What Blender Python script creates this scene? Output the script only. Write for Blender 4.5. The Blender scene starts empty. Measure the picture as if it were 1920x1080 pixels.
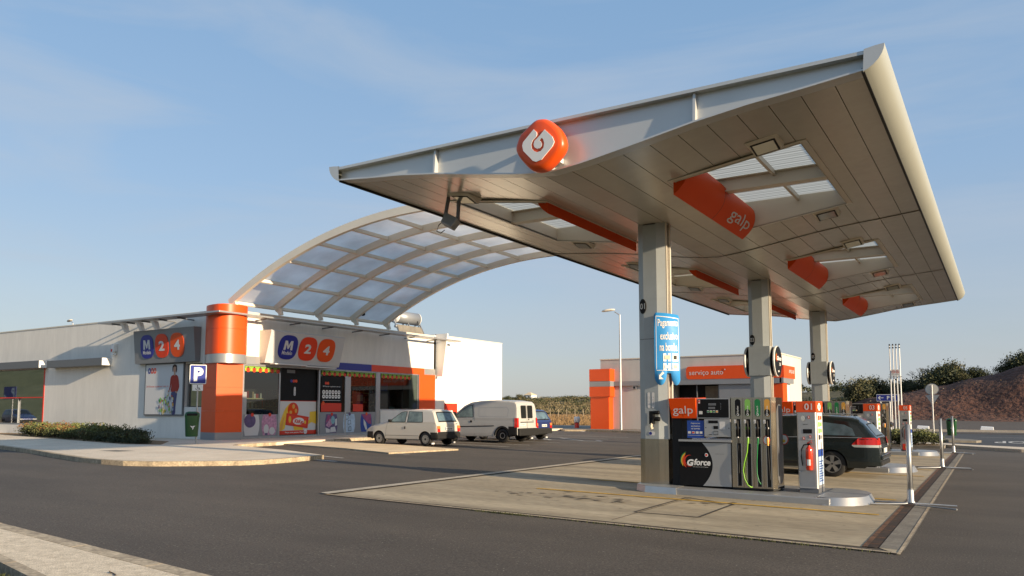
import bpy, math, random
from mathutils import Vector, Matrix
import numpy as np
random.seed(7)
PI=math.pi
S=bpy.context.scene
COL=S.collection
# ---------------------------------------------------------------- camera
cam_d=bpy.data.cameras.new('camera'); cam=bpy.data.objects.new('camera',cam_d); COL.objects.link(cam)
cam_d.sensor_width=36; cam_d.lens=1470/1920*36; cam_d.shift_y=100/1920; cam_d.clip_end=3000; cam_d.clip_start=.1
yaw=math.atan2(920,1475); pitch=math.atan2(127,1470)
cam.location=(0,0,1.7); cam.rotation_euler=(PI/2+pitch,0,yaw)
S.camera=cam
# ---------------------------------------------------------------- sky, sun, exposure
SUN=Vector((1,-.12,.232)).normalized()
el=math.asin(SUN.z); az=math.atan2(SUN.x,SUN.y)
W=bpy.data.worlds.new('World'); S.world=W; W.use_nodes=True
nt=W.node_tree; N=nt.nodes; L=nt.links; bg=N['Background']; bg.inputs['Strength'].default_value=.132
sky=N.new('ShaderNodeTexSky'); sky.sky_type='NISHITA'; sky.sun_disc=False
sky.sun_elevation=el; sky.sun_rotation=az; sky.altitude=0; sky.air_density=1.0; sky.dust_density=.8; sky.ozone_density=1.0
tc=N.new('ShaderNodeTexCoord'); mp=N.new('ShaderNodeMapping'); mp.inputs['Scale'].default_value=(1.1,1.6,7.5); mp.inputs['Rotation'].default_value=(.05,.12,.5)
nz=N.new('ShaderNodeTexNoise'); nz.inputs['Scale'].default_value=1.7; nz.inputs['Detail'].default_value=7; nz.inputs['Roughness'].default_value=.55; nz.inputs['Distortion'].default_value=.5
rp=N.new('ShaderNodeValToRGB'); rp.color_ramp.elements[0].position=.42; rp.color_ramp.elements[0].color=(0,0,0,1); rp.color_ramp.elements[1].position=.8; rp.color_ramp.elements[1].color=(.62,.62,.62,1)
mx=N.new('ShaderNodeMix'); mx.data_type='RGBA'
L.new(tc.outputs['Generated'],mp.inputs['Vector']); L.new(mp.outputs[0],nz.inputs['Vector']); L.new(nz.outputs['Fac'],rp.inputs['Fac'])
sx=N.new('ShaderNodeSeparateXYZ'); L.new(tc.outputs['Generated'],sx.inputs[0]); gr=N.new('ShaderNodeValToRGB'); L.new(sx.outputs['Z'],gr.inputs['Fac'])
gr.color_ramp.elements[0].position=0; gr.color_ramp.elements[0].color=(1.78/3,1.88/3,2.10/3,1); gr.color_ramp.elements[1].position=.5; gr.color_ramp.elements[1].color=(.95/3,1.66/3,2.68/3,1)
e=gr.color_ramp.elements.new(.13); e.color=(1.62/3,1.95/3,2.45/3,1); e=gr.color_ramp.elements.new(.27); e.color=(1.24/3,1.86/3,2.76/3,1)
gs=N.new('ShaderNodeVectorMath'); gs.operation='SCALE'; gs.inputs['Scale'].default_value=3; L.new(gr.outputs['Color'],gs.inputs[0])
mh=N.new('ShaderNodeMix'); mh.data_type='RGBA'; mh.inputs['Factor'].default_value=.82; L.new(sky.outputs[0],mh.inputs['A']); L.new(gs.outputs[0],mh.inputs['B'])
L.new(rp.outputs['Color'],mx.inputs['Factor']); L.new(mh.outputs['Result'],mx.inputs['A']); mx.inputs['B'].default_value=(2.15,2.4,2.75,1)
L.new(mx.outputs['Result'],bg.inputs['Color'])
sd=bpy.data.lights.new('sun','SUN'); sd.energy=5.0; sd.angle=math.radians(.5); sd.color=(1,.80,.55)
so=bpy.data.objects.new('sun',sd); COL.objects.link(so); so.rotation_euler=SUN.to_track_quat('Z','Y').to_euler(); so.location=(40,-5,30)
S.view_settings.view_transform='Standard'; S.view_settings.look='None'; S.view_settings.gamma=1; S.view_settings.exposure=0.85
S.render.engine='CYCLES'; S.cycles.max_bounces=7; S.cycles.transparent_max_bounces=12; S.cycles.caustics_reflective=False; S.cycles.caustics_refractive=False
S.cycles.sample_clamp_indirect=4

# ---------------------------------------------------------------- materials
def lin(h):
    if isinstance(h,(tuple,list)): return tuple(h)
    h=h.lstrip('#'); r=[int(h[i:i+2],16)/255 for i in (0,2,4)]
    return tuple(c/12.92 if c<=.04045 else ((c+.055)/1.055)**2.4 for c in r)
def mat(name,col,rough=.6,metal=0,noise=(),bump=None,coat=0,spec=.5,stretch=None):
    m=bpy.data.materials.new(name); m.use_nodes=True; n=m.node_tree.nodes; l=m.node_tree.links; b=n['Principled BSDF']
    c=lin(col); b.inputs['Base Color'].default_value=(*c,1); b.inputs['Roughness'].default_value=rough; b.inputs['Metallic'].default_value=metal
    b.inputs['Coat Weight'].default_value=coat; b.inputs['Coat Roughness'].default_value=.06; b.inputs['Specular IOR Level'].default_value=spec
    t=n.new('ShaderNodeTexCoord'); v=t.outputs['Object']
    if stretch:
        q=n.new('ShaderNodeMapping'); q.inputs['Scale'].default_value=stretch; l.new(v,q.inputs['Vector']); v=q.outputs[0]
    cur=None
    for (sc,amt,*rest) in noise:
        z=n.new('ShaderNodeTexNoise'); z.inputs['Scale'].default_value=sc; z.inputs['Detail'].default_value=5; z.inputs['Roughness'].default_value=.6; l.new(v,z.inputs['Vector'])
        mr=n.new('ShaderNodeMapRange'); mr.inputs['From Min'].default_value=.3; mr.inputs['From Max'].default_value=.7; mr.inputs['To Min'].default_value=1-amt; mr.inputs['To Max'].default_value=1+amt*.7
        l.new(z.outputs['Fac'],mr.inputs['Value'])
        k=n.new('ShaderNodeVectorMath'); k.operation='SCALE'; l.new(mr.outputs[0],k.inputs['Scale'])
        if cur is None: k.inputs[0].default_value=c
        else: l.new(cur,k.inputs[0])
        cur=k.outputs[0]
    if cur is not None: l.new(cur,b.inputs['Base Color'])
    if bump:
        z=n.new('ShaderNodeTexNoise'); z.inputs['Scale'].default_value=bump[0]; z.inputs['Detail'].default_value=4; l.new(v,z.inputs['Vector'])
        bb=n.new('ShaderNodeBump'); bb.inputs['Strength'].default_value=bump[1]; bb.inputs['Distance'].default_value=bump[2] if len(bump)>2 else .01
        l.new(z.outputs['Fac'],bb.inputs['Height']); l.new(bb.outputs[0],b.inputs['Normal'])
    return m
def mixmat(name,c1,c2,scale,lo=.4,hi=.6,rough=.9,fine=None,bump=None,stretch=None,detail=6):
    m=mat(name,c1,rough,bump=bump,stretch=stretch); n=m.node_tree.nodes; l=m.node_tree.links; b=n['Principled BSDF']
    t=n.new('ShaderNodeTexCoord'); v=t.outputs['Object']
    if stretch:
        q=n.new('ShaderNodeMapping'); q.inputs['Scale'].default_value=stretch; l.new(v,q.inputs['Vector']); v=q.outputs[0]
    z=n.new('ShaderNodeTexNoise'); z.inputs['Scale'].default_value=scale; z.inputs['Detail'].default_value=detail; z.inputs['Roughness'].default_value=.65; l.new(v,z.inputs['Vector'])
    r=n.new('ShaderNodeValToRGB'); r.color_ramp.elements[0].position=lo; r.color_ramp.elements[1].position=hi
    r.color_ramp.elements[0].color=(*lin(c1),1); r.color_ramp.elements[1].color=(*lin(c2),1); l.new(z.outputs['Fac'],r.inputs['Fac']); out=r.outputs['Color']
    if fine:
        z2=n.new('ShaderNodeTexNoise'); z2.inputs['Scale'].default_value=fine[0]; z2.inputs['Detail'].default_value=3; l.new(v,z2.inputs['Vector'])
        mr=n.new('ShaderNodeMapRange'); mr.inputs['From Min'].default_value=.3; mr.inputs['From Max'].default_value=.7; mr.inputs['To Min'].default_value=1-fine[1]; mr.inputs['To Max'].default_value=1+fine[1]; l.new(z2.outputs['Fac'],mr.inputs['Value'])
        k=n.new('ShaderNodeVectorMath'); k.operation='SCALE'; l.new(out,k.inputs[0]); l.new(mr.outputs[0],k.inputs['Scale']); out=k.outputs[0]
    l.new(out,b.inputs['Base Color'])
    return m
def glassmat(name,col,alpha,rough=.02,spec=.5):
    m=bpy.data.materials.new(name); m.use_nodes=True; n=m.node_tree.nodes; l=m.node_tree.links; n.remove(n['Principled BSDF']); o=n['Material Output']
    tr=n.new('ShaderNodeBsdfTransparent'); tr.inputs[0].default_value=(*lin(col),1); g=n.new('ShaderNodeBsdfGlossy'); g.inputs['Roughness'].default_value=rough; g.inputs[0].default_value=(.95,.97,1,1)
    f=n.new('ShaderNodeFresnel'); f.inputs[0].default_value=1.45; mm=n.new('ShaderNodeMath'); mm.operation='MULTIPLY_ADD'; mm.inputs[1].default_value=1; mm.inputs[2].default_value=alpha
    l.new(f.outputs[0],mm.inputs[0]); s=n.new('ShaderNodeMixShader'); l.new(mm.outputs[0],s.inputs[0]); l.new(tr.outputs[0],s.inputs[1]); l.new(g.outputs[0],s.inputs[2]); l.new(s.outputs[0],o.inputs[0])
    return m
def sheetmat(name,col,trans,clear=.0,wave=None,rough=.5):
    m=bpy.data.materials.new(name); m.use_nodes=True; n=m.node_tree.nodes; l=m.node_tree.links; b=n['Principled BSDF']; o=n['Material Output']
    b.inputs['Base Color'].default_value=(*lin(col),1); b.inputs['Roughness'].default_value=rough
    t=n.new('ShaderNodeBsdfTranslucent'); t.inputs[0].default_value=(*lin(col),1); s=n.new('ShaderNodeMixShader'); s.inputs[0].default_value=trans
    l.new(b.outputs[0],s.inputs[1]); l.new(t.outputs[0],s.inputs[2]); last=s.outputs[0]
    if clear:
        tp=n.new('ShaderNodeBsdfTransparent'); tp.inputs[0].default_value=(.9,.92,.95,1); s2=n.new('ShaderNodeMixShader'); s2.inputs[0].default_value=clear
        l.new(last,s2.inputs[1]); l.new(tp.outputs[0],s2.inputs[2]); last=s2.outputs[0]
        tc=n.new('ShaderNodeTexCoord'); z=n.new('ShaderNodeTexNoise'); z.inputs['Scale'].default_value=1.1; z.inputs['Detail'].default_value=4; l.new(tc.outputs['Object'],z.inputs['Vector'])
        mr=n.new('ShaderNodeMapRange'); mr.inputs['From Min'].default_value=.3; mr.inputs['From Max'].default_value=.7; mr.inputs['To Min'].default_value=max(0,clear-.07); mr.inputs['To Max'].default_value=clear+.10
        l.new(z.outputs['Fac'],mr.inputs['Value']); l.new(mr.outputs[0],s2.inputs[0])
    if not wave:
        tc=n.new('ShaderNodeTexCoord'); z=n.new('ShaderNodeTexNoise'); z.inputs['Scale'].default_value=.55; z.inputs['Detail'].default_value=5; l.new(tc.outputs['Object'],z.inputs['Vector'])
        mr=n.new('ShaderNodeMapRange'); mr.inputs['From Min'].default_value=.35; mr.inputs['From Max'].default_value=.65; mr.inputs['To Min'].default_value=.78; mr.inputs['To Max'].default_value=1.25; l.new(z.outputs['Fac'],mr.inputs['Value'])
        k=n.new('ShaderNodeVectorMath'); k.operation='SCALE'; k.inputs[0].default_value=lin(col); l.new(mr.outputs[0],k.inputs['Scale']); l.new(k.outputs[0],t.inputs[0])
    if wave:
        tc=n.new('ShaderNodeTexCoord'); w=n.new('ShaderNodeTexWave'); w.bands_direction=wave[0]; w.inputs['Scale'].default_value=wave[1]; l.new(tc.outputs['Object'],w.inputs['Vector'])
        mr=n.new('ShaderNodeMapRange'); mr.inputs['To Min'].default_value=.55; mr.inputs['To Max'].default_value=1.0; l.new(w.outputs['Fac'],mr.inputs['Value'])
        k=n.new('ShaderNodeVectorMath'); k.operation='SCALE'; k.inputs[0].default_value=lin(col); l.new(mr.outputs[0],k.inputs['Scale']); l.new(k.outputs[0],t.inputs[0]); l.new(k.outputs[0],b.inputs['Base Color'])
    l.new(last,o.inputs[0]); return m
def emit(name,col,st):
    m=mat(name,col); b=m.node_tree.nodes['Principled BSDF']; b.inputs['Emission Color'].default_value=(*lin(col),1); b.inputs['Emission Strength'].default_value=st; return m
M={}
M['asphalt']=mixmat('asphalt',(.060,.0485,.038),(.086,.070,.054),.22,.3,.7,.85,(46,.5),(90,.5,.006))
def speckle(m,c,scale,lo,amt,streak=None):
    n=m.node_tree.nodes; l=m.node_tree.links; b=n['Principled BSDF']; src=b.inputs['Base Color'].links[0].from_socket; t=n.new('ShaderNodeTexCoord'); v=t.outputs['Object']
    if streak:
        q=n.new('ShaderNodeMapping'); q.inputs['Scale'].default_value=streak[0]; q.inputs['Rotation'].default_value=(0,0,streak[3] if len(streak)>3 else 0); l.new(v,q.inputs['Vector']); z=n.new('ShaderNodeTexNoise'); z.inputs['Scale'].default_value=streak[1]; z.inputs['Detail'].default_value=6; l.new(q.outputs[0],z.inputs['Vector'])
        mr=n.new('ShaderNodeMapRange'); mr.inputs['From Min'].default_value=.35; mr.inputs['From Max'].default_value=.65; mr.inputs['To Min'].default_value=1-streak[2]; mr.inputs['To Max'].default_value=1+streak[2]*.6; l.new(z.outputs['Fac'],mr.inputs['Value'])
        k=n.new('ShaderNodeVectorMath'); k.operation='SCALE'; l.new(src,k.inputs[0]); l.new(mr.outputs[0],k.inputs['Scale']); src=k.outputs[0]
    z=n.new('ShaderNodeTexNoise'); z.inputs['Scale'].default_value=scale; z.inputs['Detail'].default_value=1; l.new(v,z.inputs['Vector'])
    r=n.new('ShaderNodeMapRange'); r.inputs['From Min'].default_value=lo; r.inputs['From Max'].default_value=lo+.05; r.inputs['To Max'].default_value=amt; l.new(z.outputs['Fac'],r.inputs['Value'])
    x=n.new('ShaderNodeMix'); x.data_type='RGBA'; l.new(r.outputs[0],x.inputs['Factor']); l.new(src,x.inputs['A']); x.inputs['B'].default_value=(*c,1); l.new(x.outputs['Result'],b.inputs['Base Color'])
speckle(M['asphalt'],(.30,.27,.22),34,.70,.6,((.25,1.0,1),.9,.16,.35))
M['asphalt_dark']=mixmat('asphalt_road',(.030,.031,.033),(.040,.040,.042),.4,.35,.65,.8,(50,.25),(90,.4,.006))
M['concrete']=mixmat('concrete',(.30,.245,.165),(.44,.375,.265),.42,.3,.72,.75,(9,.16),(60,.25,.004),stretch=(.55,1.6,1))
speckle(M['concrete'],(.10,.08,.055),7,.70,.45,((.16,1.5,1),.8,.26))
M['edge']=mixmat('edge_stone',(.34,.30,.235),(.48,.43,.35),2,.3,.7,.8,(30,.2))
M['concrete_dark']=mixmat('concrete_worn',(.13,.115,.095),(.22,.20,.165),2.2,.3,.7,.85,(30,.2))
M['paving']=mixmat('paving',(.55,.46,.35),(.70,.60,.47),.8,.3,.7,.9,(38,.16),(60,.3,.005))
M['paving_near']=mixmat('paving_near',(.52,.43,.31),(.72,.61,.46),9,.35,.65,.95,(75,.28),(70,.8,.01))
M['ramp']=mixmat('ramp_paving',(.58,.44,.27),(.72,.57,.38),1.2,.3,.7,.9,(45,.15),(60,.3,.005))
M['kerb']=mixmat('kerb_stone',(.24,.19,.13),(.48,.39,.27),3.2,.3,.68,.85,(22,.3),(30,.4,.01))
M['rust']=mixmat('rusty_steel',(.05,.025,.014),(.20,.09,.04),5,.35,.65,.8,(30,.3))
M['soil']=mixmat('dry_field',(.13,.085,.04),(.30,.19,.09),.12,.35,.65,1,(4,.4),stretch=(1,3,1))
M['grass']=mixmat('grass',(.035,.045,.012),(.08,.085,.03),1.5,.35,.65,1,(30,.35))
M['scrubland']=mixmat('scrubland',(.055,.055,.028),(.12,.10,.055),.06,.35,.65,1,(.6,.35))
M['red_earth']=mixmat('red_earth',(.058,.021,.012),(.118,.052,.033),.3,.35,.7,1,(2.2,.5),(1.2,1,.5))
M['gravel']=mixmat('dark_gravel',(.035,.028,.024),(.065,.05,.042),.5,.35,.7,1,(8,.4))
M['yellow']=mat('worn_yellow_paint',(.60,.36,.045),.8,noise=[(6,.35),(40,.35)])
M['white_line']=mat('road_paint',(.52,.50,.46),.8,noise=[(8,.25),(50,.3)])
M['oil']=mat('oil_stain',(.075,.058,.038),.6,noise=[(14,.4)])
M['render_white']=mat('white_render',(.78,.75,.69),.85,noise=[(.5,.07),(2.6,.06),(9,.03)],bump=(70,.12,.004),stretch=(1,1,.22))
M['cream']=mat('cream_metal',(.64,.59,.50),.38,.0,noise=[(.8,.05)])
M['rib']=mat('warm_cream_frame',(.78,.72,.61),.5,noise=[(1.2,.05)])
M['leaf_dry']=mixmat('leaf_dry',(.13,.105,.055),(.22,.175,.095),.5,.35,.65,.9)
M['soffit']=mat('soffit_metal',(.55,.515,.445),.27,.22,noise=[(.9,.06),(5,.04)])
M['seam']=mat('soffit_gap',(.05,.042,.033),.7)
M['fascia']=mat('fascia_metal',(.56,.57,.56),.34,.25,noise=[(.6,.05)])
M['nose']=mat('nose_metal',(.42,.43,.375),.36,.15,noise=[(.5,.04)])
M['dark']=mat('dark_trim',(.018,.018,.019),.55,spec=.2)
M['black']=mat('black_plastic',(.008,.008,.009),.45,noise=[(5,.2)],spec=.18)
M['blackmat']=mat('black_rubber',(.018,.018,.018),.8,noise=[(20,.2)])
M['orange']=mat('orange_panel',(.74,.078,.004),.42,noise=[(.7,.05),(6,.03)])
M['orange_dark']=mat('orange_board',(.72,.070,.003),.5,noise=[(.7,.04)],spec=.2)
M['red']=mat('red_panel',(.62,.035,.012),.4)
M['redglow']=mat('red_sign',(.72,.05,.012),.35)
M['orange2']=mat('orange_sign',(.74,.078,.006),.36)
M['blue']=mat('blue_panel',(.020,.028,.26),.35)
M['bluesign']=mat('blue_road_sign',(.012,.025,.22),.4)
M['cyan']=mat('cyan_sign',(.03,.26,.62),.55,noise=[(2,.04)])
M['midblue']=mat('blue_notice',(.012,.055,.30),.4)
M['white']=mat('white_paint',(.78,.78,.76),.4)
M['offwhite']=mat('off_white_print',(.62,.62,.62),.5)
M['drain']=mixmat('drain_grate',(.018,.011,.007),(.06,.028,.014),6,.4,.65,.8)
M['sign_silver']=mat('sign_box_silver',(.60,.60,.60),.45,.2)
M['sign_dark']=mat('sign_box_dark',(.24,.245,.255),.45,.2)
M['service_wall']=mat('service_wall',(.50,.49,.465),.85,noise=[(.5,.08),(3,.05)],stretch=(1,1,.25))
M['bank_grass']=mixmat('bank_grass',(.12,.14,.06),(.20,.21,.10),.3,.35,.65,1)
M['silver']=mat('brushed_silver_panel',(.42,.42,.42),.36,.6,noise=[(.6,.05)])
M['grey']=mat('grey_panel',(.27,.285,.305),.4,.3,noise=[(.8,.04)])
M['darkgrey']=mat('dark_grey_panel',(.15,.155,.165),.42,.3)
M['column']=mat('column_cladding',(.37,.40,.41),.34,.2,noise=[(.9,.07),(7,.04)])
M['steel']=mat('stainless_steel',(.42,.37,.29),.24,1,noise=[(3,.12)],stretch=(6,6,.4),bump=(30,.08,.002))
M['steel_bright']=mat('polished_steel',(.50,.485,.46),.36,.85,noise=[(3,.1)])
M['galv']=mat('galvanised_steel',(.42,.43,.44),.42,.7,noise=[(8,.12)])
M['island']=mat('island_metal',(.30,.31,.32),.4,.3,noise=[(2,.12)])
M['glass']=glassmat('shop_glass','#9fa9a5',.05)
M['glass_dark']=glassmat('tinted_glass','#b4c0ba',.30)
M['carglass']=mat('car_glass',(.012,.016,.017),.05,0,spec=.8)
M['carglass_light']=mat('car_glass_light',(.16,.21,.20),.12,0,spec=.6,noise=[(2.2,.55)])  # opaque pane; light showing through from behind is put into the pale colour
M['carglass_rear']=mat('car_glass_rear',(.09,.14,.17),.08,0,spec=.7,noise=[(3,.45)])
M['skylight']=sheetmat('corrugated_skylight',(.66,.68,.64),.75,wave=('Y',2.6))
M['poly']=sheetmat('vault_sheet',(.84,.83,.80),.58,clear=.0,rough=.35)
M['green_bin']=mat('green_plastic',(.012,.075,.022),.35,noise=[(3,.15)])
M['lime']=mat('lime_hose',(.19,.44,.03),.4)
M['limepale']=mat('lime_banner',(.20,.34,.035),.6)
M['green']=mat('green_label',(.01,.20,.055),.35)
M['greenl']=mat('light_green_label',(.22,.52,.10),.4)
M['amber']=mat('amber_label',(.70,.36,.06),.4)
M['yellowp']=mat('yellow_print',(.80,.52,.04),.4)
M['pink']=mat('pink_print',(.55,.28,.42),.5,noise=[(9,.4)])
M['violet']=mat('violet_print',(.12,.085,.20),.4,noise=[(6,.3)])
M['magenta']=mat('magenta_print',(.34,.06,.18),.45,noise=[(6,.4)])
M['teal']=mat('teal_print',(.22,.42,.48),.5,noise=[(7,.3)])
M['paleblue']=mat('pale_blue_print',(.45,.58,.72),.5,noise=[(3,.25)])
M['skin']=mat('skin_print',(.50,.28,.19),.6)
M['hair']=mat('hair_print',(.045,.022,.014),.7)
M['jeans']=mat('jeans_print',(.075,.07,.17),.7)
M['jumper']=mat('jumper_print',(.36,.035,.02),.7)
M['headlamp']=mat('lamp_lens',(.60,.62,.60),.12,.3)
M['lamp_glass']=mat('downlight_lens',(.50,.52,.50),.12,.6)
M['tail']=mat('tail_lamp_red',(.50,.012,.008),.15,coat=.5)
M['tail_amber']=mat('tail_lamp_amber',(.62,.16,.015),.15,coat=.5)
M['tyre']=mat('tyre_rubber',(.016,.015,.014),.75,noise=[(12,.3)])
M['rim']=mat('wheel_rim',(.36,.35,.33),.35,.7)
M['plate']=mat('number_plate',(.70,.70,.66),.4)
M['leaf']=mixmat('leaf',(.030,.040,.011),(.075,.078,.024),.8,.35,.65,.8)
M['leaf_b']=mixmat('leaf_olive',(.055,.060,.020),(.12,.105,.045),.5,.35,.65,.85)
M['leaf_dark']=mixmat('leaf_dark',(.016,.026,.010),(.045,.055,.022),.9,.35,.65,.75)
M['leaf_red']=mixmat('leaf_bronze',(.16,.055,.02),(.26,.17,.05),2,.4,.6,.7)
M['leaf_light']=mixmat('leaf_light',(.09,.12,.03),(.19,.19,.06),2,.4,.6,.7)
M['bark']=mat('bark',(.10,.075,.055),.95,noise=[(5,.4)])
M['carwhite']=mat('white_car_paint',(.47,.455,.415),.32,noise=[(1.5,.04)],coat=.35)
M['vanwhite']=mat('white_van_paint',(.41,.41,.40),.34,noise=[(1.5,.04)],coat=.3)
M['cardark']=mat('dark_green_car_paint',(.014,.021,.022),.26,.3,coat=.6)
M['carblue']=mat('blue_car_paint',(.02,.035,.13),.3,.2,coat=.5)
M['bumper']=mat('grey_bumper',(.016,.016,.016),.6,spec=.25)
M['ext_red']=mat('extinguisher_red',(.62,.04,.015),.22,coat=.5)
M['goods_red']=mat('goods_red',(.42,.035,.025),.6); M['goods_tan']=mat('goods_tan',(.42,.32,.20),.6); M['goods_dark']=mat('goods_dark',(.025,.025,.03),.6); M['goods_pale']=mat('goods_pale',(.75,.75,.72),.6)
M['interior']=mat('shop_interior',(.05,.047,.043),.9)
M['wood']=mat('shelf_edge',(.62,.55,.32),.6)

# ---------------------------------------------------------------- mesh building
_txt={}
def text_geo(s,bold=0.0):
    k=(s,bold)
    if k in _txt: return _txt[k]
    c=bpy.data.curves.new('t','FONT'); c.body=s; c.size=1; c.offset=bold; c.resolution_u=3; c.fill_mode='FRONT'
    o=bpy.data.objects.new('t',c); COL.objects.link(o); bpy.context.view_layer.update(); dg=bpy.context.evaluated_depsgraph_get()
    me=bpy.data.meshes.new_from_object(o.evaluated_get(dg))
    v=np.array([(p.co.x,p.co.y) for p in me.vertices]) if len(me.vertices) else np.zeros((1,2)); f=[tuple(p.vertices) for p in me.polygons]
    mn=v.min(0); mxx=v.max(0)
    bpy.data.objects.remove(o); bpy.data.curves.remove(c); bpy.data.meshes.remove(me)
    _txt[k]=(v-mn,f,mxx-mn); return _txt[k]
def text_cut(s,bold=0.,n=8):
    import bmesh
    v,f,sz=text_geo(s,bold); bm=bmesh.new(); vv=[bm.verts.new((a,b,0)) for a,b in v]; bm.verts.ensure_lookup_table()
    for q in f:
        try: bm.faces.new([vv[i] for i in q])
        except ValueError: pass
    for k in range(1,n): bmesh.ops.bisect_plane(bm,geom=bm.verts[:]+bm.edges[:]+bm.faces[:],plane_co=(0,sz[1]*k/n,0),plane_no=(0,1,0))
    bm.verts.index_update(); o=([(p.co.x,p.co.y) for p in bm.verts],[tuple(p.index for p in q.verts) for q in bm.faces],sz); bm.free(); return o
class Fr:
    """local drawing plane: origin o, axes u (right), w (up); n points out of the face"""
    def __init__(s,o,u,w=(0,0,1)):
        s.o=Vector(o); s.u=Vector(u).normalized(); s.w=Vector(w).normalized(); s.n=s.u.cross(s.w).normalized()
    def p(s,x,y,d=0): return s.o+s.u*x+s.w*y+s.n*d
class MB:
    def __init__(s,T=None): s.v=[]; s.f=[]; s.mi=[]; s.sm=[]; s.ms=[]; s.T=T; s.cur=0
    def m(s,name):
        k=M[name] if isinstance(name,str) else name
        if k not in s.ms: s.ms.append(k)
        s.cur=s.ms.index(k); return s
    def add(s,vs,fs,sm=False):
        o=len(s.v)
        for p in vs: s.v.append(tuple(s.T(*p)) if s.T else tuple(p))
        for f in fs: s.f.append(tuple(i+o for i in f)); s.mi.append(s.cur); s.sm.append(sm)
        return s
    def box(s,x0,x1,y0,y1,z0,z1):
        if x0>x1: x0,x1=x1,x0
        if y0>y1: y0,y1=y1,y0
        if z0>z1: z0,z1=z1,z0
        return s.add([(x0,y0,z0),(x1,y0,z0),(x1,y1,z0),(x0,y1,z0),(x0,y0,z1),(x1,y0,z1),(x1,y1,z1),(x0,y1,z1)],[(3,2,1,0),(4,5,6,7),(0,1,5,4),(1,2,6,5),(2,3,7,6),(3,0,4,7)])
    def prism(s,fr,poly,d0,d1,sm=False):
        a=sum(poly[i][0]*poly[(i+1)%len(poly)][1]-poly[(i+1)%len(poly)][0]*poly[i][1] for i in range(len(poly)))
        if a<0: poly=poly[::-1]
        if d0>d1: d0,d1=d1,d0
        n=len(poly); vs=[fr.p(x,y,d0) for x,y in poly]+[fr.p(x,y,d1) for x,y in poly]
        s.add(vs,[tuple(range(n))[::-1],tuple(range(n,2*n))]); 
        s.add(vs,[(i,(i+1)%n,n+(i+1)%n,n+i) for i in range(n)],sm); return s
    def flat(s,fr,poly,d=.003):
        a=sum(poly[i][0]*poly[(i+1)%len(poly)][1]-poly[(i+1)%len(poly)][0]*poly[i][1] for i in range(len(poly)))
        if a<0: poly=poly[::-1]
        return s.add([fr.p(x,y,d) for x,y in poly],[tuple(range(len(poly)))])
    def rect(s,fr,x0,x1,y0,y1,d=.003): return s.flat(fr,[(x0,y0),(x1,y0),(x1,y1),(x0,y1)],d)
    def plate(s,fr,x0,x1,y0,y1,d0,d1): return s.prism(fr,[(x0,y0),(x1,y0),(x1,y1),(x0,y1)],d0,d1)
    def text(s,fr,t,x,y,h,d=.004,w=None,bold=.0,anchor='l',shear=0):
        v,f,sz=text_geo(t,bold); k=h/max(sz[1],1e-6); kx=k if w is None else w/max(sz[0],1e-6)
        ox={'l':0,'c':-sz[0]*kx/2,'r':-sz[0]*kx}[anchor]
        return s.add([fr.p(x+ox+a*kx+b*k*shear,y+b*k,d) for a,b in v],f)
    def tube(s,pts,r,n=8,cap=True):
        pts=[Vector(p) for p in pts]; rs=r if isinstance(r,(list,tuple)) else [r]*len(pts); vs=[]; fs=[]
        up=None
        for i,p in enumerate(pts):
            t=(pts[min(i+1,len(pts)-1)]-pts[max(i-1,0)]).normalized()
            if up is None: up=Vector((0,0,1)) if abs(t.z)<.9 else Vector((1,0,0))
            a=t.cross(up).normalized(); b=t.cross(a).normalized(); up=-b if False else up
            for k in range(n):
                q=2*PI*k/n; vs.append(p+a*math.cos(q)*rs[i]+b*math.sin(q)*rs[i])
        for i in range(len(pts)-1):
            for k in range(n): fs.append((i*n+k,i*n+(k+1)%n,(i+1)*n+(k+1)%n,(i+1)*n+k))
        s.add(vs,fs,True)
        if cap: s.add(vs[:n]+vs[-n:],[tuple(range(n))[::-1],tuple(range(n,2*n))])
        return s
    def lathe(s,c,prof,n=20,axis='z',sm=True):
        vs=[];fs=[]; c=Vector(c)
        for r,h in prof:
            for k in range(n):
                q=2*PI*k/n; a,b=r*math.cos(q),r*math.sin(q)
                vs.append(c+Vector((a,b,h) if axis=='z' else ((h,a,b) if axis=='x' else (b,h,a))))
        for i in range(len(prof)-1):
            for k in range(n): fs.append((i*n+k,i*n+(k+1)%n,(i+1)*n+(k+1)%n,(i+1)*n+k))
        return s.add(vs,fs,sm)
    def bar(s,a,b,w,h,up=(0,0,1)):
        a=Vector(a);b=Vector(b);t=(b-a).normalized();u=Vector(up);sd=t.cross(u).normalized()*w/2;uu=sd.cross(t).normalized()*h/2
        vs=[a-sd-uu,a+sd-uu,a+sd+uu,a-sd+uu,b-sd-uu,b+sd-uu,b+sd+uu,b-sd+uu]
        return s.add(vs,[(0,1,2,3),(7,6,5,4),(0,4,5,1),(1,5,6,2),(2,6,7,3),(3,7,4,0)])
    def build(s,name,parent=None,bevel=0,loc=None,fix=True):
        me=bpy.data.meshes.new(name); off=Vector((0,0,0))
        if parent is not None:
            q=parent
            while q is not None: off=off+q.location; q=q.parent
        if loc is not None and parent is None: off=Vector(loc)
        vs=[(a-off.x,b-off.y,c-off.z) for a,b,c in s.v]
        me.from_pydata(vs,[],s.f); 
        for k in s.ms: me.materials.append(k)
        me.polygons.foreach_set('material_index',s.mi); me.polygons.foreach_set('use_smooth',s.sm); me.update()
        o=bpy.data.objects.new(name,me); COL.objects.link(o)
        if parent is not None: o.parent=parent
        elif loc is not None: o.location=loc
        if bevel:
            b=o.modifiers.new('b','BEVEL'); b.width=bevel; b.segments=2; b.limit_method='ANGLE'; b.angle_limit=.7; b.harden_normals=False
        return o
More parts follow.
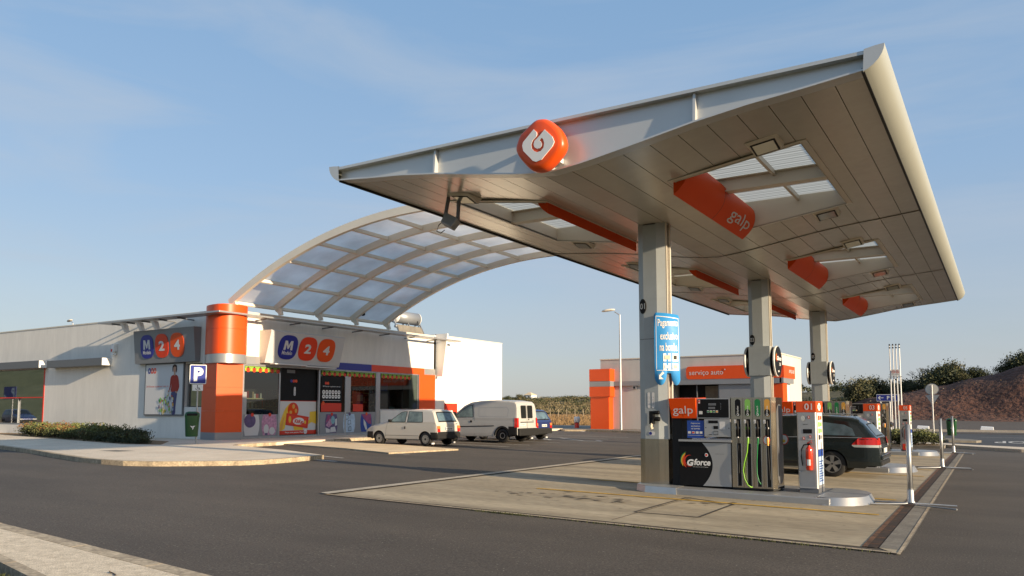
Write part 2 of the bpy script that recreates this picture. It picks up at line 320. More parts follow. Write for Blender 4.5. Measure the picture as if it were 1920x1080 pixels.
def thing(name,label,cat,loc=(0,0,0),group=None):
    o=bpy.data.objects.new(name,None); COL.objects.link(o); o.location=loc; o.empty_display_size=.3
    o['label']=label; o['category']=cat
    if group: o['group']=group
    return o
def tag(o,label,cat,group=None):
    o['label']=label; o['category']=cat
    if group: o['group']=group
    return o
def stuff(o): o['kind']='stuff'; return o
def struct(o): o['kind']='structure'; return o
def dup(o,parent=None):
    c=o.copy(); COL.objects.link(c); c.parent=parent
    for ch in list(o.children): dup(ch,c)
    return c
def place(root,loc,rz=0,label=None,scale=None):
    root.location=loc; root.rotation_euler=(0,0,rz)
    if label: root['label']=label
    if scale: root.scale=(scale,)*3
    return root
def gz(x): return min(max(.0137*(-x-1),0),.26)
BR=[-19.98,-1.0]
def clipx(poly,x,keep):
    out=[]
    for i in range(len(poly)):
        a=poly[i]; b=poly[(i+1)%len(poly)]; ia=(a[0]-x)*keep>=0; ib=(b[0]-x)*keep>=0
        if ia: out.append(a)
        if ia!=ib:
            t=(x-a[0])/(b[0]-a[0]); out.append((x,a[1]+(b[1]-a[1])*t))
    return out
def sheet(b,poly,dz):
    """ground-hugging sheet following the gentle fall of the forecourt"""
    a=sum(poly[i][0]*poly[(i+1)%len(poly)][1]-poly[(i+1)%len(poly)][0]*poly[i][1] for i in range(len(poly)))
    if a<0: poly=poly[::-1]
    for lo,hi in ((-1e4,BR[0]),(BR[0],BR[1]),(BR[1],1e4)):
        p=clipx(clipx(poly,lo,1),hi,-1)
        if len(p)>2: b.add([(x,y,gz(x)+dz) for x,y in p],[tuple(range(len(p)))])
    return b
def rr(x0,x1,y0,y1,r,n=5):
    pts=[]
    for cx,cy,a0 in ((x1-r,y1-r,0),(x0+r,y1-r,PI/2),(x0+r,y0+r,PI),(x1-r,y0+r,3*PI/2)):
        for i in range(n+1): a=a0+PI/2*i/n; pts.append((cx+r*math.cos(a),cy+r*math.sin(a)))
    return pts
def ell(cx,cy,rx,ry,n=24,p=2.0):
    out=[]
    for i in range(n):
        a=2*PI*i/n; c,s=math.cos(a),math.sin(a); out.append((cx+rx*math.copysign(abs(c)**(2/p),c),cy+ry*math.copysign(abs(s)**(2/p),s)))
    return out
# ================================================================ GROUND
b=MB().m('soil')
xs=[-1500,-300,BR[0],BR[1],60,300,1500]; ys=[-400,-60,0,60,150,400,1600]
for i in range(len(xs)-1):
    for j in range(len(ys)-1):
        b.add([(x,y,gz(x)-.012) for x,y in ((xs[i],ys[j]),(xs[i+1],ys[j]),(xs[i+1],ys[j+1]),(xs[i],ys[j+1]))],[(0,1,2,3)])
struct(b.build('ground'))
b=MB().m('asphalt'); sheet(b,[(-70,-12),(30,-12),(30,37.2),(.6,37.2),(-2.7,40.4),(-9,45),(-19,45.8),(-24.1,46.5),(-26,47),(-33.5,58),(-70,58)],0)
struct(b.build('asphalt_forecourt'))
b=MB().m('asphalt_dark'); sheet(b,[(-14,46.2),(60,46.2),(60,62.5),(-14,62.5)],.002); sheet(b,[(-9,45.02),(-2.72,40.42),(-1.3,46.2),(-9,46.2)],.002); sheet(b,[(.5,37.25),(60,37.25),(60,46.2),(-1.3,46.2),(-2.7,40.45)],.001)
struct(b.build('road'))
b=MB().m('gravel'); sheet(b,[(-24,62.6),(60,62.6),(60,131),(-24,131)],.004); struct(b.build('gravel_strip'))
# concrete forecourt pad
PADL=[(-10.58,10.68),(-1.49,10.62),(-1.63,34.6),(-10.1,34.6)]
b=MB().m('concrete'); sheet(b,PADL,.006)
sheet(b,[(-1.36,10.66),(-1.13,10.33),(-1.36,35.9),(-1.5,34.6)],.006)
b.m('concrete_dark'); sheet(b,[(-1.36,10.67),(-1.08,10.62),(-1.33,35.9),(-1.5,34.6)],.008)
# kerb edging around the slab and cracks between the bays
b.m('edge'); sheet(b,[(-10.80,10.62),(-10.56,10.55),(-10.06,34.6),(-10.30,34.6)],.026); b.m('seam'); sheet(b,[(-10.56,10.7),(-10.52,10.7),(-10.02,34.6),(-10.06,34.6)],.011); b.m('kerb'); sheet(b,[(-10.7,10.55),(-1.1,10.36),(-1.1,10.44),(-10.62,10.64)],.010)
b.m('seam')
for y in (19.1,27.5): sheet(b,[(-10.4,y),(-1.56,y),(-1.56,y+.02),(-10.4,y+.02)],.010)
for x in (-5.0,): sheet(b,[(x,10.8),(x+.015,10.8),(x+.015,14.3),(x,14.3)],.010)
sheet(b,[(-10.5,10.52),(-1.1,10.33),(-1.1,10.36),(-10.5,10.56)],.011)
# slab patch outline near the first island
P4=[(-5.06,11.8),(-4.03,11.85),(-4.05,13.78),(-5.06,14.23)]
for i in range(4):
    (x0,y0),(x1,y1)=P4[i],P4[(i+1)%4]; dx,dy=x1-x0,y1-y0; l=math.hypot(dx,dy); nx,ny=-dy/l*.022,dx/l*.022
    sheet(b,[(x0-nx,y0-ny),(x1-nx,y1-ny),(x1+nx,y1+ny),(x0+nx,y0+ny)],.011)
struct(b.build('concrete_pad'))
b=MB().m('rust'); sheet(b,[(-1.55,10.62),(-1.49,10.62),(-1.65,34.6),(-1.71,34.6)],.012); b.m('kerb'); sheet(b,[(-1.13,10.3),(-1.09,10.3),(-1.34,35.9),(-1.38,35.9)],.012)
b.m('drain'); sheet(b,[(-1.50,10.62),(-1.37,10.62),(-1.52,34.6),(-1.66,34.6)],.010)
b.m('rust')
for k in range(40):
    y=10.8+k*.6+random.uniform(0,.3); x=-1.50-.16*(y-10.62)/24; sheet(b,[(x,y),(x+.125,y),(x+.125,y+.03),(x,y+.03)],.013)
struct(b.build('drain_channel'))
# painted lines
b=MB().m('yellow')
for k,y in enumerate((13.8,16.2,22.2,24.6,31.0,33.3)):
    sheet(b,[(-8.05,y),(-1.75,y),(-1.75,y+.11),(-8.05,y+.11)],.014)
b.m('white_line')
def line(x0,y0,x1,y1,w=.1,dz=.006):
    dx,dy=x1-x0,y1-y0; l=math.hypot(dx,dy); nx,ny=-dy/l*w/2,dx/l*w/2; sheet(b,[(x0-nx,y0-ny),(x1-nx,y1-ny),(x1+nx,y1+ny),(x0+nx,y0+ny)],dz)
for y in (26.4,28.0 ,30.6,33.1,35.6,38.1): line(-16.6,y,-22,y)
line(-17.0,17.6,-23,18.9); line(-16.2,16.5,-17.2,16.6,.12); line(-16.6,20.25,-17.6,20.3)
line(-20.77,35.37,-18.2,32.67,.16); line(-19.03,35.07,-16.74,33.17,.16); line(-16.74,33.17,-15.9,33.4,.25); line(-15.9,33.4,-16.6,34.2,.16)
line(-22.6,45,-25.5,48.5,.2)
line(-1.2,55.2,14,54.6,.12,.010); line(-2.2,47.5,-1.0,46.9,.1,.010)
fr=Fr((1.15,47.6,.013),(-1,0,0),(0,-1,0)); b.text(fr,'STOP',-1.0,-1.6,3.0,0,w=2.6,bold=.02)
struct(b.build('road_markings'))
b=MB().m('oil')
for (cx,cy,sx,sy,n) in ((-7.2,13.0,.7,.25,26),(-6.2,12.9,.8,.3,22),(-4.6,13.7,.4,.15,14),(-6,20.6,1.2,.3,18),(-4.2,28.5,1.5,.4,14)):
    for k in range(n):
        x=random.gauss(cx,sx); y=random.gauss(cy,sy); r=random.uniform(.015,.06); a=random.uniform(0,6)
        sheet(b,[(x+r*random.uniform(.7,2.6)*math.cos(a+q*PI/3.5),y+r*random.uniform(.5,.9)*math.sin(a+q*PI/3.5)) for q in range(7)],.016)
stuff(b.build('oil_stain'))
# pavements with kerb stones
def pave(poly,kerb,h,m,name,kw=.16):
    b=MB().m(m); n=len(poly)
    sheet(b,poly,h)
    a=sum(poly[i][0]*poly[(i+1)%n][1]-poly[(i+1)%n][0]*poly[i][1] for i in range(n)); sg=1 if a>0 else -1
    for i in range(n):
        p,q=poly[i],poly[(i+1)%n]
        vs=[(p[0],p[1],gz(p[0])-.05),(q[0],q[1],gz(q[0])-.05),(q[0],q[1],gz(q[0])+h),(p[0],p[1],gz(p[0])+h)]
        b.add(vs,[(0,1,2,3) if sg>0 else (3,2,1,0)])
    struct(b.build(name))
    b=MB().m('kerb')
    for i in range(len(kerb)-1):
        p,q=Vector(kerb[i]),Vector(kerb[i+1]); l=(q-p).length; k=max(1,round(l/.8)); t=(q-p).normalized(); nn=Vector((-t.y,t.x))
        for j in range(k):
            a_=p+t*(l*j/k+.002); c_=p+t*(l*(j+1)/k-.002); jj=random.uniform(-.001,.001)
            for s_,e_ in ((a_,c_),):
                vs=[]
                for z in (-.05,h+.004+jj):
                    for pt,o_ in ((s_,-.004),(e_,-.004),(e_,kw),(s_,kw)): 
                        w=pt+nn*o_; vs.append((w.x,w.y,gz(w.x)+z))
                b.add(vs,[(3,2,1,0),(4,5,6,7),(0,1,5,4),(1,2,6,5),(2,3,7,6),(3,0,4,7)])
    struct(b.build('kerb'))
K=[(-60,20.2),(-46,17.4),(-36,15.4),(-30.8,14.44),(-26.4,13.43),(-24.4,12.85),(-22.4,12.33),(-21.2,12.03),(-20.1,11.9),(-19.2,11.95),(-18.5,12.3),(-17.7,13.1),(-17.1,13.85),(-16.88,14.5),(-16.93,15.4),(-17.15,16.95)]
pave(K+[(-19.44,17.75),(-23.6,19.0),(-24.3,19.6),(-24.7,22.3),(-25.2,26.2),(-25.3,45),(-25.5,47.4),(-60,60)],K,.12,'paving','pavement')
b=MB()
RP=[(-24.75,22.2),(-20.83,21.05),(-17.23,19.95),(-16.75,23.2),(-21.4,24.2),(-24.9,25.4)]
b.m('ramp'); sheet(b,RP,.05)
b.m('kerb')
for i in range(len(RP)):
    p,q=RP[i],RP[(i+1)%len(RP)]; b.add([(p[0],p[1],gz(p[0])-.05),(q[0],q[1],gz(q[0])-.05),(q[0],q[1],gz(q[0])+.05),(p[0],p[1],gz(p[0])+.05)],[(0,1,2,3)])
struct(b.build('path'))
# kerb in front of shop facing the stall
b=MB().m('kerb')
for (p,q) in (((-23.6,19.0),(-24.3,19.6)),((-24.3,19.6),(-24.7,22.2)),((-25.0,25.4),(-25.3,45))):
    p,q=Vector(p),Vector(q); l=(q-p).length; k=max(1,round(l/.9)); t=(q-p)/l
    for j in range(k):
        a_=p+t*(l*j/k+.006); c_=p+t*(l*(j+1)/k-.006); nn=Vector((t.y,-t.x))
        vs=[]
        for z in (-.05,.124):
            for pt,o_ in ((a_,.012),(c_,.012),(c_,-.14),(a_,-.14)): w=pt+nn*o_; vs.append((w.x,w.y,gz(w.x)+z))
        b.add(vs,[(3,2,1,0),(4,5,6,7),(0,1,5,4),(1,2,6,5),(2,3,7,6),(3,0,4,7)])
struct(b.build('kerb'))
# shop front pavement joint + manhole on pavement
b=MB().m('concrete_dark'); sheet(b,[(-24.4,14.35),(-23.4,14.35),(-23.35,14.9),(-24.4,14.9)],.124)
tag(b.build('manhole_cover',bevel=.003),'square brown manhole cover let into the pale pavement near the kerb','manhole cover')
# near pavement (bottom left)
KN=[(-1.5,4.25),(-6.23,4.73),(-10.84,5.15),(-14,5.5),(-26,7.4)]
NP=[(-1.5,2.2),(-1.5,4.25),(-6.23,4.73),(-10.84,5.15),(-14,5.5),(-26,7.4),(-26,5.2),(-13,4.55),(-8.4,3.96),(-7.37,3.88),(-5.2,3.5)]
pave(NP,[(p[0],p[1]) for p in KN],.12,'paving_near','near_pavement',kw=.17)
b=MB().m('kerb')
for i in range(9):
    x0=-4.6-i*.9; b.add([(x,y,gz(x)+z) for x,y,z in ((x0,3.44+.19*(-x0-5),-.02),(x0-.89,3.44+.19*(-x0-4.11),-.02),(x0-.89,3.32+.19*(-x0-4.11),-.02),(x0,3.32+.19*(-x0-5),-.02),(x0,3.44+.19*(-x0-5),.127),(x0-.89,3.44+.19*(-x0-4.11),.127),(x0-.89,3.32+.19*(-x0-4.11),.127),(x0,3.32+.19*(-x0-5),.127))],[(0,1,2,3),(7,6,5,4),(0,4,5,1),(1,5,6,2),(2,6,7,3),(3,7,4,0)])
struct(b.build('kerb'))
b=MB().m('grass'); sheet(b,[(-1.5,2.2),(-5,3.3),(-13,4.4),(-26,5.1),(-40,3),(-40,-30),(20,-30),(20,1.5)],.09)
struct(b.build('grass_verge'))
# grass blades near corner
def blades(pts,h,m,name,w=.012):
    b=MB().m(m); vs=[];fs=[]
    for (x,y,z) in pts:
        a=random.uniform(0,2*PI); hh=h*random.uniform(.5,1.2); lx,ly=random.uniform(-.5,.5)*hh,random.uniform(-.5,.5)*hh; c,s_=math.cos(a)*w,math.sin(a)*w; o=len(vs)
        vs+=[(x-c,y-s_,z),(x+c,y+s_,z),(x+lx*.5+c*.6,y+ly*.5+s_*.6,z+hh*.6),(x+lx,y+ly,z+hh)]; fs+=[(o,o+1,o+2),(o,o+2,o+3)]
    b.add(vs,fs); return b
pts=[]
for k in range(9000):
    x=random.uniform(-13,-5.5); y=3.25+.175*(-x-5)-abs(random.gauss(0,.6))-.02; pts.append((x,y,gz(x)+.09))
stuff(blades(pts,.06,'grass','g').build('grass_tuft')); 
bpy.data.objects['grass_tuft']['label']='short green grass growing behind the near pavement'
pts=[]
for k in range(700):
    x=random.choice([random.gauss(-6.6,.25),random.uniform(-7.5,-1.2),random.gauss(-3.2,.6)]); pts.append((x,10.50-.02*(x+10)+random.gauss(0,.015)-.02,gz(x)))
stuff(blades(pts,.035,'grass','g',.006).build('weeds'))
# dead leaf litter on near pavement
b=MB().m('bark')
b.tube([(-7.05,4.30,.205),(-6.98,4.27,.215),(-6.9,4.26,.207),(-6.84,4.23,.21)],.006,5); b.tube([(-6.98,4.27,.215),(-6.96,4.24,.235)],.004,5)
tag(b.build('twig',loc=(-6.98,4.27,.2)),'short brown twig lying on the near pavement','twig')
b=MB().m('leaf_red')
for k in range(14):
    x=-6.35+random.gauss(0,.05); y=4.0+random.gauss(0,.03); a=random.uniform(0,6); r=.018
    b.add([(x+r*math.cos(a),y+r*math.sin(a),.2),(x-r*math.sin(a),y+r*math.cos(a),.21),(x-r*math.cos(a),y-r*math.sin(a),.2),(x,y,.235)],[(0,1,2),(0,2,3)])
stuff(b.build('leaf_litter'))
# far kerbs right: pavement strip, island, road edge
def strip(poly,h,m,name):
    b=MB().m(m); sheet(b,poly,h); n=len(poly); a=sum(poly[i][0]*poly[(i+1)%n][1]-poly[(i+1)%n][0]*poly[i][1] for i in range(n)); sg=1 if a>0 else -1
    for i in range(n):
        p,q=poly[i],poly[(i+1)%n]; vs=[(p[0],p[1],gz(p[0])-.02),(q[0],q[1],gz(q[0])-.02),(q[0],q[1],gz(q[0])+h),(p[0],p[1],gz(p[0])+h)]; b.add(vs,[(0,1,2,3) if sg>0 else (3,2,1,0)])
    return struct(b.build(name))
strip([(.55,37.05),(40,36.9),(40,38.6),(.9,39.0),(-2.2,41.2),(-6.5,44.3),(-9,44.6),(-6,41.5),(-2.75,40.2)],.12,'paving','far_pavement')
strip([(-9,47),(-2.4,45.6),(-1.2,46.0),(-1.0,46.9),(-1.6,48.3),(-4,49.6),(-10,50)],.11,'concrete_dark','traffic_island')
strip([(-14,62.5),(60,62.5),(60,62.9),(-14,62.9)],.13,'paving','road_kerb')
strip([(-33.14,57.89),(-24.21,45.59),(-23.0,46.2),(-18.0,44.6),(-9.2,44.0),(-9.0,58),(-33,58.3)],.1,'concrete_dark','service_pavement')
strip([(-33.2,57.8),(-24.3,45.45),(-23.0,46.05),(-18,44.45),(-9.2,43.85),(-9.2,44.0),(-18.0,44.6),(-23,46.2),(-24.21,45.62),(-33.1,57.95)],.104,'kerb','kerb')
# ================================================================ FUEL CANOPY
XC=-5.98; YF,YB=10.82,36.1; ZT=6.34
PR=[(0,5.50),(.59,5.56),(1.47,5.70),(2.36,5.85),(3.14,5.95),(3.93,6.02),(4.7,6.10)]
def zs(dx):
    dx=abs(dx)
    for (a,za),(c,zc) in zip(PR,PR[1:]):
        if dx<=c: return za+(zc-za)*(dx-a)/(c-a)
    return PR[-1][1]
HOLY=[(12.87,17.23),(21.5,25.8),(30.0,34.3)]; HX=(1.31,3.42)
can=thing('fuel_canopy','broad cream metal canopy with gull wing underside, skylights and orange boards over the fuel pumps','canopy',(XC,15.3,.2))
xb=[-4.70+.445*i for i in range(11)]; xb=xb[:-1]+[-.25,.25]+[-x for x in xb[:-1][::-1]]
b=MB(); yseg=[(YF+.16,19.25),(19.25,27.9),(27.9,YB-.1)]
def cells(x0,x1,y0,y1):
    out=[]
    for sg in (1,-1):
        pass
    xs_=[x0,x1]
    for h in (HX[0],HX[1],-HX[0],-HX[1]):
        if x0<h<x1: xs_.append(h)
    xs_.sort()
    for a,c in zip(xs_,xs_[1:]):
        mid=(a+c)/2; inh=HX[0]<abs(mid)<HX[1]
        ys_=[(y0,y1)]
        if inh:
            for h0,h1 in HOLY:
                nn=[]
                for p,q in ys_:
                    if q<=h0 or p>=h1: nn.append((p,q))
                    else:
                        if p<h0: nn.append((p,h0))
                        if q>h1: nn.append((h1,q))
                ys_=nn
        out+=[(a,c,p,q) for p,q in ys_]
    return out
for x0,x1 in zip(xb,xb[1:]):
    for y0,y1 in yseg:
        g=.006
        b.m('soffit')
        for a,c,p,q in cells(x0+g,x1-g,y0+.008,y1-.008):
            za,zc=zs(a),zs(c); b.add([(XC+a,p,za),(XC+a,q,za),(XC+c,q,zc),(XC+c,p,zc)],[(0,1,2,3)])
            b.add([(XC+a,p,za),(XC+a,q,za),(XC+a,q,za+.02),(XC+a,p,za+.02)],[(0,1,2,3)]); b.add([(XC+c,p,zc),(XC+c,q,zc),(XC+c,q,zc+.02),(XC+c,p,zc+.02)],[(3,2,1,0)])
        b.m('seam')
        for a,c,p,q in cells(x0,x1,y0,y1):
            za,zc=zs(a)+.018,zs(c)+.018; b.add([(XC+a,p,za),(XC+a,q,za),(XC+c,q,zc),(XC+c,p,zc)],[(0,1,2,3)])
b.build('soffit',can)
# transverse joint strips
for y in (19.25,27.9):
    b=MB().m('seam')
    for (a,za),(c,zc) in zip(PR,PR[1:]):
        for sg in (1,-1): b.add([(XC+sg*a,y-.03,za-.008),(XC+sg*c,y-.03,zc-.008),(XC+sg*c,y+.03,zc-.008),(XC+sg*a,y+.03,za-.008)],[(0,1,2,3)])
    b.m('cream')
    for (a,za),(c,zc) in zip(PR,PR[1:]):
        for sg in (1,-1): b.add([(XC+sg*a,y-.018,za-.018),(XC+sg*c,y-.018,zc-.018),(XC+sg*c,y+.018,zc-.018),(XC+sg*a,y+.018,za-.018)],[(0,1,2,3)])
    b.build('joint_strip',can)
# roof deck
b=MB().m('fascia')
for x0,x1 in zip([-4.7,-3.42,-1.31,1.31,3.42],[-3.42,-1.31,1.31,3.42,4.7]):
    for a,c,p,q in cells(x0,x1,YF+.2,YB-.1): b.box(XC+a,XC+c,p,q,6.28,6.32)
b.build('roof',can)
# fascias
for nm,y0,sg in (('fascia',YF,1),('fascia',YB,-1)):
    b=MB().m('fascia')
    yw=y0+.05*sg
    n=36
    for i in range(n):
        a=-4.7+9.4*i/n; c=-4.7+9.4*(i+1)/n; za,zc=zs(a),zs(c)
        b.add([(XC+a,yw,za),(XC+c,yw,zc),(XC+c,yw,ZT-.05),(XC+a,yw,ZT-.05)],[(0,1,2,3) if sg>0 else (3,2,1,0)],False)
        lo,hi=(y0-.06,y0+.18) if sg>0 else (y0-.18,y0+.06)
        b.add([(XC+a,lo,za-.012),(XC+c,lo,zc-.012),(XC+c,hi,zc-.012),(XC+a,hi,za-.012),(XC+a,lo,za+.014),(XC+c,lo,zc+.014),(XC+c,hi,zc+.014),(XC+a,hi,za+.014)],[(0,3,2,1),(4,5,6,7),(0,1,5,4),(2,3,7,6)])
    b.box(XC-4.7,XC+4.7,min(y0-.07*sg,y0+.3*sg),max(y0-.07*sg,y0+.3*sg),ZT-.05,ZT)
    for gx in (-2.37,0,2.37):
        b.add([(XC+gx-.02,yw,zs(gx)+.01),(XC+gx+.02,yw,zs(gx)+.01),(XC+gx+.02,yw,ZT-.05),(XC+gx-.02,yw,ZT-.05),(XC+gx-.02,y0-.055*sg,zs(gx)+.01),(XC+gx+.02,y0-.055*sg,zs(gx)+.01),(XC+gx+.02,y0-.02*sg,ZT-.05),(XC+gx-.02,y0-.02*sg,ZT-.05)],[(0,3,2,1),(4,5,6,7),(1,2,6,5),(0,4,7,3)])
    b.build(nm,can)
# rounded edge noses
for sg in (1,-1):
    sec=[(4.66,6.355),(4.80,6.375),(4.905,6.38),(4.905,6.36),(4.895,6.31),(4.87,6.25),(4.83,6.19),(4.77,6.13),(4.70,6.085),(4.64,6.06)]
    b=MB().m('nose'); ys_=[YF-.08]+[YF+4.2*k for k in range(1,7)]+[YB+.05]
    ns=len(sec)
    for p,q in zip(ys_,ys_[1:]):
        q2=q-.004; v=[(XC+sg*a,p,za) for a,za in sec]+[(XC+sg*a,q2,za) for a,za in sec]
        f=[(i,i+1,ns+i+1,ns+i) if sg<0 else (ns+i,ns+i+1,i+1,i) for i in range(ns-1)]
        b.add(v,f[:3]); b.add(v,f[3:],True)
    for y in (YF-.08,YB+.05): b.m('fascia').add([(XC+sg*a,y,za) for a,za in sec],[tuple(range(len(sec)))])
    b.m('dark').box(XC+sg*4.62,XC+sg*4.66,YF-.05,YB,6.05,6.12)
    b.build('edge_nose',can)
# skylights
for h0,h1 in HOLY:
    for sg in (1,-1):
        X0,X1=XC+sg*HX[0],XC+sg*HX[1]; lo,hi=min(X0,X1),max(X0,X1)
        b=MB().m('cream')
        # shaft walls
        def wall(xa,ya,xb_,yb_):
            b.add([(xa,ya,zs(xa-XC)-.03),(xb_,yb_,zs(xb_-XC)-.03),(xb_,yb_,6.28),(xa,ya,6.28)],[(0,1,2,3)])
        wall(lo,h0,lo,h1); wall(lo,h1,hi,h1); wall(hi,h1,hi,h0); wall(hi,h0,lo,h0)
        # flange trim
        for (xa,xc_,ya,yc_) in ((lo-.1,lo,h0-.1,h1+.1),(hi,hi+.1,h0-.1,h1+.1),(lo,hi,h0-.1,h0),(lo,hi,h1,h1+.1)):
            z=[zs(x-XC)-.014 for x in (xa,xc_)]
            b.add([(xa,ya,z[0]),(xa,yc_,z[0]),(xc_,yc_,z[1]),(xc_,ya,z[1]),(xa,ya,z[0]+.012),(xa,yc_,z[0]+.012),(xc_,yc_,z[1]+.012),(xc_,ya,z[1]+.012)],[(0,1,2,3),(0,4,5,1),(1,5,6,2),(2,6,7,3),(3,7,4,0)])
        ym=(h0+h1)/2+.1
        b.box(lo,hi,ym-.02,ym+.02,5.98,6.24); b.box(lo,hi,ym-.12,ym+.12,5.965,5.985); b.box(lo,hi,ym-.12,ym+.12,6.225,6.24)
        xm=(lo+hi)/2+.1*sg
        b.box(xm-.03,xm+.03,h0,ym-.02,6.16,6.255); b.box(xm-.03,xm+.03,ym+.02,h1,6.16,6.255)
        fo=b.build('skylight_frame',can)
        b=MB().m('skylight'); n=int((h1-h0)/.075)
        vs=[];fs=[]
        for i in range(n*2+1):
            y=h0+(h1-h0)*i/(n*2); z=6.262+(.014 if i%2 else 0); vs+=[(lo,y,z),(hi,y,z)]
        for i in range(n*2): fs.append((2*i,2*i+1,2*i+3,2*i+2))
        b.add(vs,fs,True); b.build('skylight_sheet',fo)
        # orange board along the inner side of the opening
        b=MB().m('orange_dark')
        sec=[(-.02,5.72),(-.02,5.44),(.09,5.53),(.175,5.625),(.235,5.73),(.265,5.84),(.27,5.95),(.25,6.05),(.2,6.12)]
        xi=XC+sg*(HX[0]-.03); y0,y1=h0+.04,h1-.02; n=len(sec)
        vs=[(xi+sg*a,y0,z) for a,z in sec]+[(xi+sg*a,y1,z) for a,z in sec]
        fs=[(i,i+1,n+i+1,n+i) if sg>0 else (n+i,n+i+1,i+1,i) for i in range(n-1)]
        b.add(vs,fs[:1]); b.add(vs,fs[1:],True); b.add(vs,[tuple(range(n)),tuple(range(n,2*n))])
        b.m('seam'); ym2=(y0+y1)/2-.05
        for i in range(1,n-1):
            (a,za),(c,zc)=sec[i],sec[i+1]; b.add([(xi+sg*(a+.003),ym2,za-.003),(xi+sg*(c+.003),ym2,zc-.003),(xi+sg*(c+.003),ym2+.012,zc-.003),(xi+sg*(a+.003),ym2+.012,za-.003)],[(0,1,2,3)])
        # lettering wrapped on the curved face
        b.m('offwhite')
        v,f,sz=text_cut('galp',.0); hh=.34; k=hh/sz[1]; kx=1.35/sz[0]
        arc=[(sec[i],sec[i+1]) for i in range(1,n-1)]; ln=[math.dist(p,q) for p,q in arc]; tot=sum(ln)
        def onarc(t):
            for (p,q),l in zip(arc,ln):
                if t<=l: return (p[0]+(q[0]-p[0])*t/l,p[1]+(q[1]-p[1])*t/l)
                t-=l
            return arc[-1][1]
        vs=[]
        for a_,b_ in v:
            px,pz=onarc(.13+b_*k); yy=(y1-.25-1.35+a_*kx) if sg>0 else (y1-.25-a_*kx); vs.append((xi+sg*(px+.006),yy,pz-.006))
        if h0<13 and sg>0: b.add(vs,f)
        b.build('sign_board',can)
# columns
num=['01','03','05']
for k,yc in enumerate((15.05,23.4,32.2)):
    P=[(-6.31,.05),(-6.19,0),(-5.90,0),(-5.73,.07),(-5.73,.41),(-5.90,.48),(-6.19,.48),(-6.31,.43)]
    b=MB(); fr=Fr((0,yc,0),(1,0,0),(0,1,0))
    b.m('column').prism(fr,P,1.10,3.125); b.prism(fr,P,3.135,5.53)
    Pi=[(x*1.0+.004*(1 if x<-6 else -1),y+.004) for x,y in P]; b.m('seam').prism(fr,Pi,3.12,3.14)
    # slot and pale flanges on the side
    b.m('concrete_dark').box(-5.74,-5.722,yc+.10,yc+.26,1.2,5.5); b.m('cream').box(-5.735,-5.70,yc+.072,yc+.10,1.1,5.53); b.box(-5.735,-5.70,yc+.26,yc+.30,1.1,5.53)
    b.m('seam').prism(fr,[(x+(.01 if x<-6 else -.01),y) for x,y in P],5.5,5.6)
    c=b.build('column',can)
    b=MB().m('steel'); b.prism(fr,[(x+(-.006 if x<-6 else .006),y+(-.006 if y<.25 else .006)) for x,y in P],.19,1.10); b.build('steel_cladding',c)
    f2=Fr((-6.28,yc+.20,0),(.11,-.20,0)); 
    b=MB().m('dark'); r=.155; f2=Fr((-6.17,yc-.002,0),(1,0,0))
    b.prism(Fr((-6.205,yc+.004,3.81 if k==0 else 3.74),(.12,-.03,0)),ell(.0,0,.080,r,28),-.02,.012)
    b.m('white').text(Fr((-6.205,yc+.004,3.81 if k==0 else 3.74),(.12,-.03,0)),num[k],.0,-.06,.12,.016,w=.12,bold=.015,anchor='c')
    b.build('number_roundel',c)
    if k==0:
        f2=Fr((0,yc,0),(1,0,0)); b=MB().m('offwhite')
        for x in (-6.10,-6.01): b.flat(f2,rr(x-.03,x+.03,1.72,2.04,.029),.004)
        b.m('grey')
        for x in (-6.10,-6.01):
            fv=Fr((x+.012,yc-.004,1.76),(0,0,1),(-1,0,0)); b.text(Fr((x+.014,yc,1.78),(0,0,1),(-1,0,0)),'Pressão água' if x<-6.05 else 'Pressão ar',0,0,.022,.008,w=.18)
        b.build('notice_label',c); b=MB()
        b.m('offwhite').flat(f2,rr(-6.12,-5.98,1.17,1.25,.03),.004); b.m('bluesign').flat(f2,ell(-6.075,1.21,.032,.032,18),.008)
        b.build('notice_label',c)
# round emblem
b=MB()
O=[(-6.47,5.897),(-6.397,6.077),(-6.311,6.147),(-6.119,6.275),(-5.988,6.286),(-5.871,6.247),(-5.71,6.105),(-5.619,5.963),(-5.586,5.833),(-5.609,5.723),(-5.713,5.597),(-5.899,5.461),(-6.063,5.441),(-6.205,5.496),(-6.373,5.677),(-6.446,5.786)]
def catmull(P,n=4,closed=True):
    out=[];N_=len(P)
    for i in range(N_ if closed else N_-1):
        p0,p1,p2,p3=[P[(i+j)%N_] if closed else P[min(max(i+j,0),N_-1)] for j in (-1,0,1,2)]
        for k in range(n):
            t=k/n; out.append(tuple(.5*((2*p1[q])+(-p0[q]+p2[q])*t+(2*p0[q]-5*p1[q]+4*p2[q]-p3[q])*t*t+(-p0[q]+3*p1[q]-3*p2[q]+p3[q])*t**3) for q in (0,1)))
    if not closed: out.append(P[-1])
    return out
O=catmull(O,4); cx=sum(p[0] for p in O)/len(O); cz=sum(p[1] for p in O)/len(O)
b.m('orange2'); lay=[(.0,10.43),(.80,10.435),(.90,10.452),(.96,10.48),(.99,10.52),(1.0,10.57),(.99,10.62),(.95,10.66),(.9,10.68),(0,10.68)]
vs=[];fs=[];n=len(O)
for s_,y in lay: vs+=[(cx+(x-cx)*max(s_,.01),y,cz+(z-cz)*max(s_,.01)) for x,z in O]
for i in range(len(lay)-1):
    for k in range(n): fs.append((i*n+(k+1)%n,i*n+k,(i+1)*n+k,(i+1)*n+(k+1)%n))
b.add(vs,[tuple(reversed(f)) for f in fs],True)
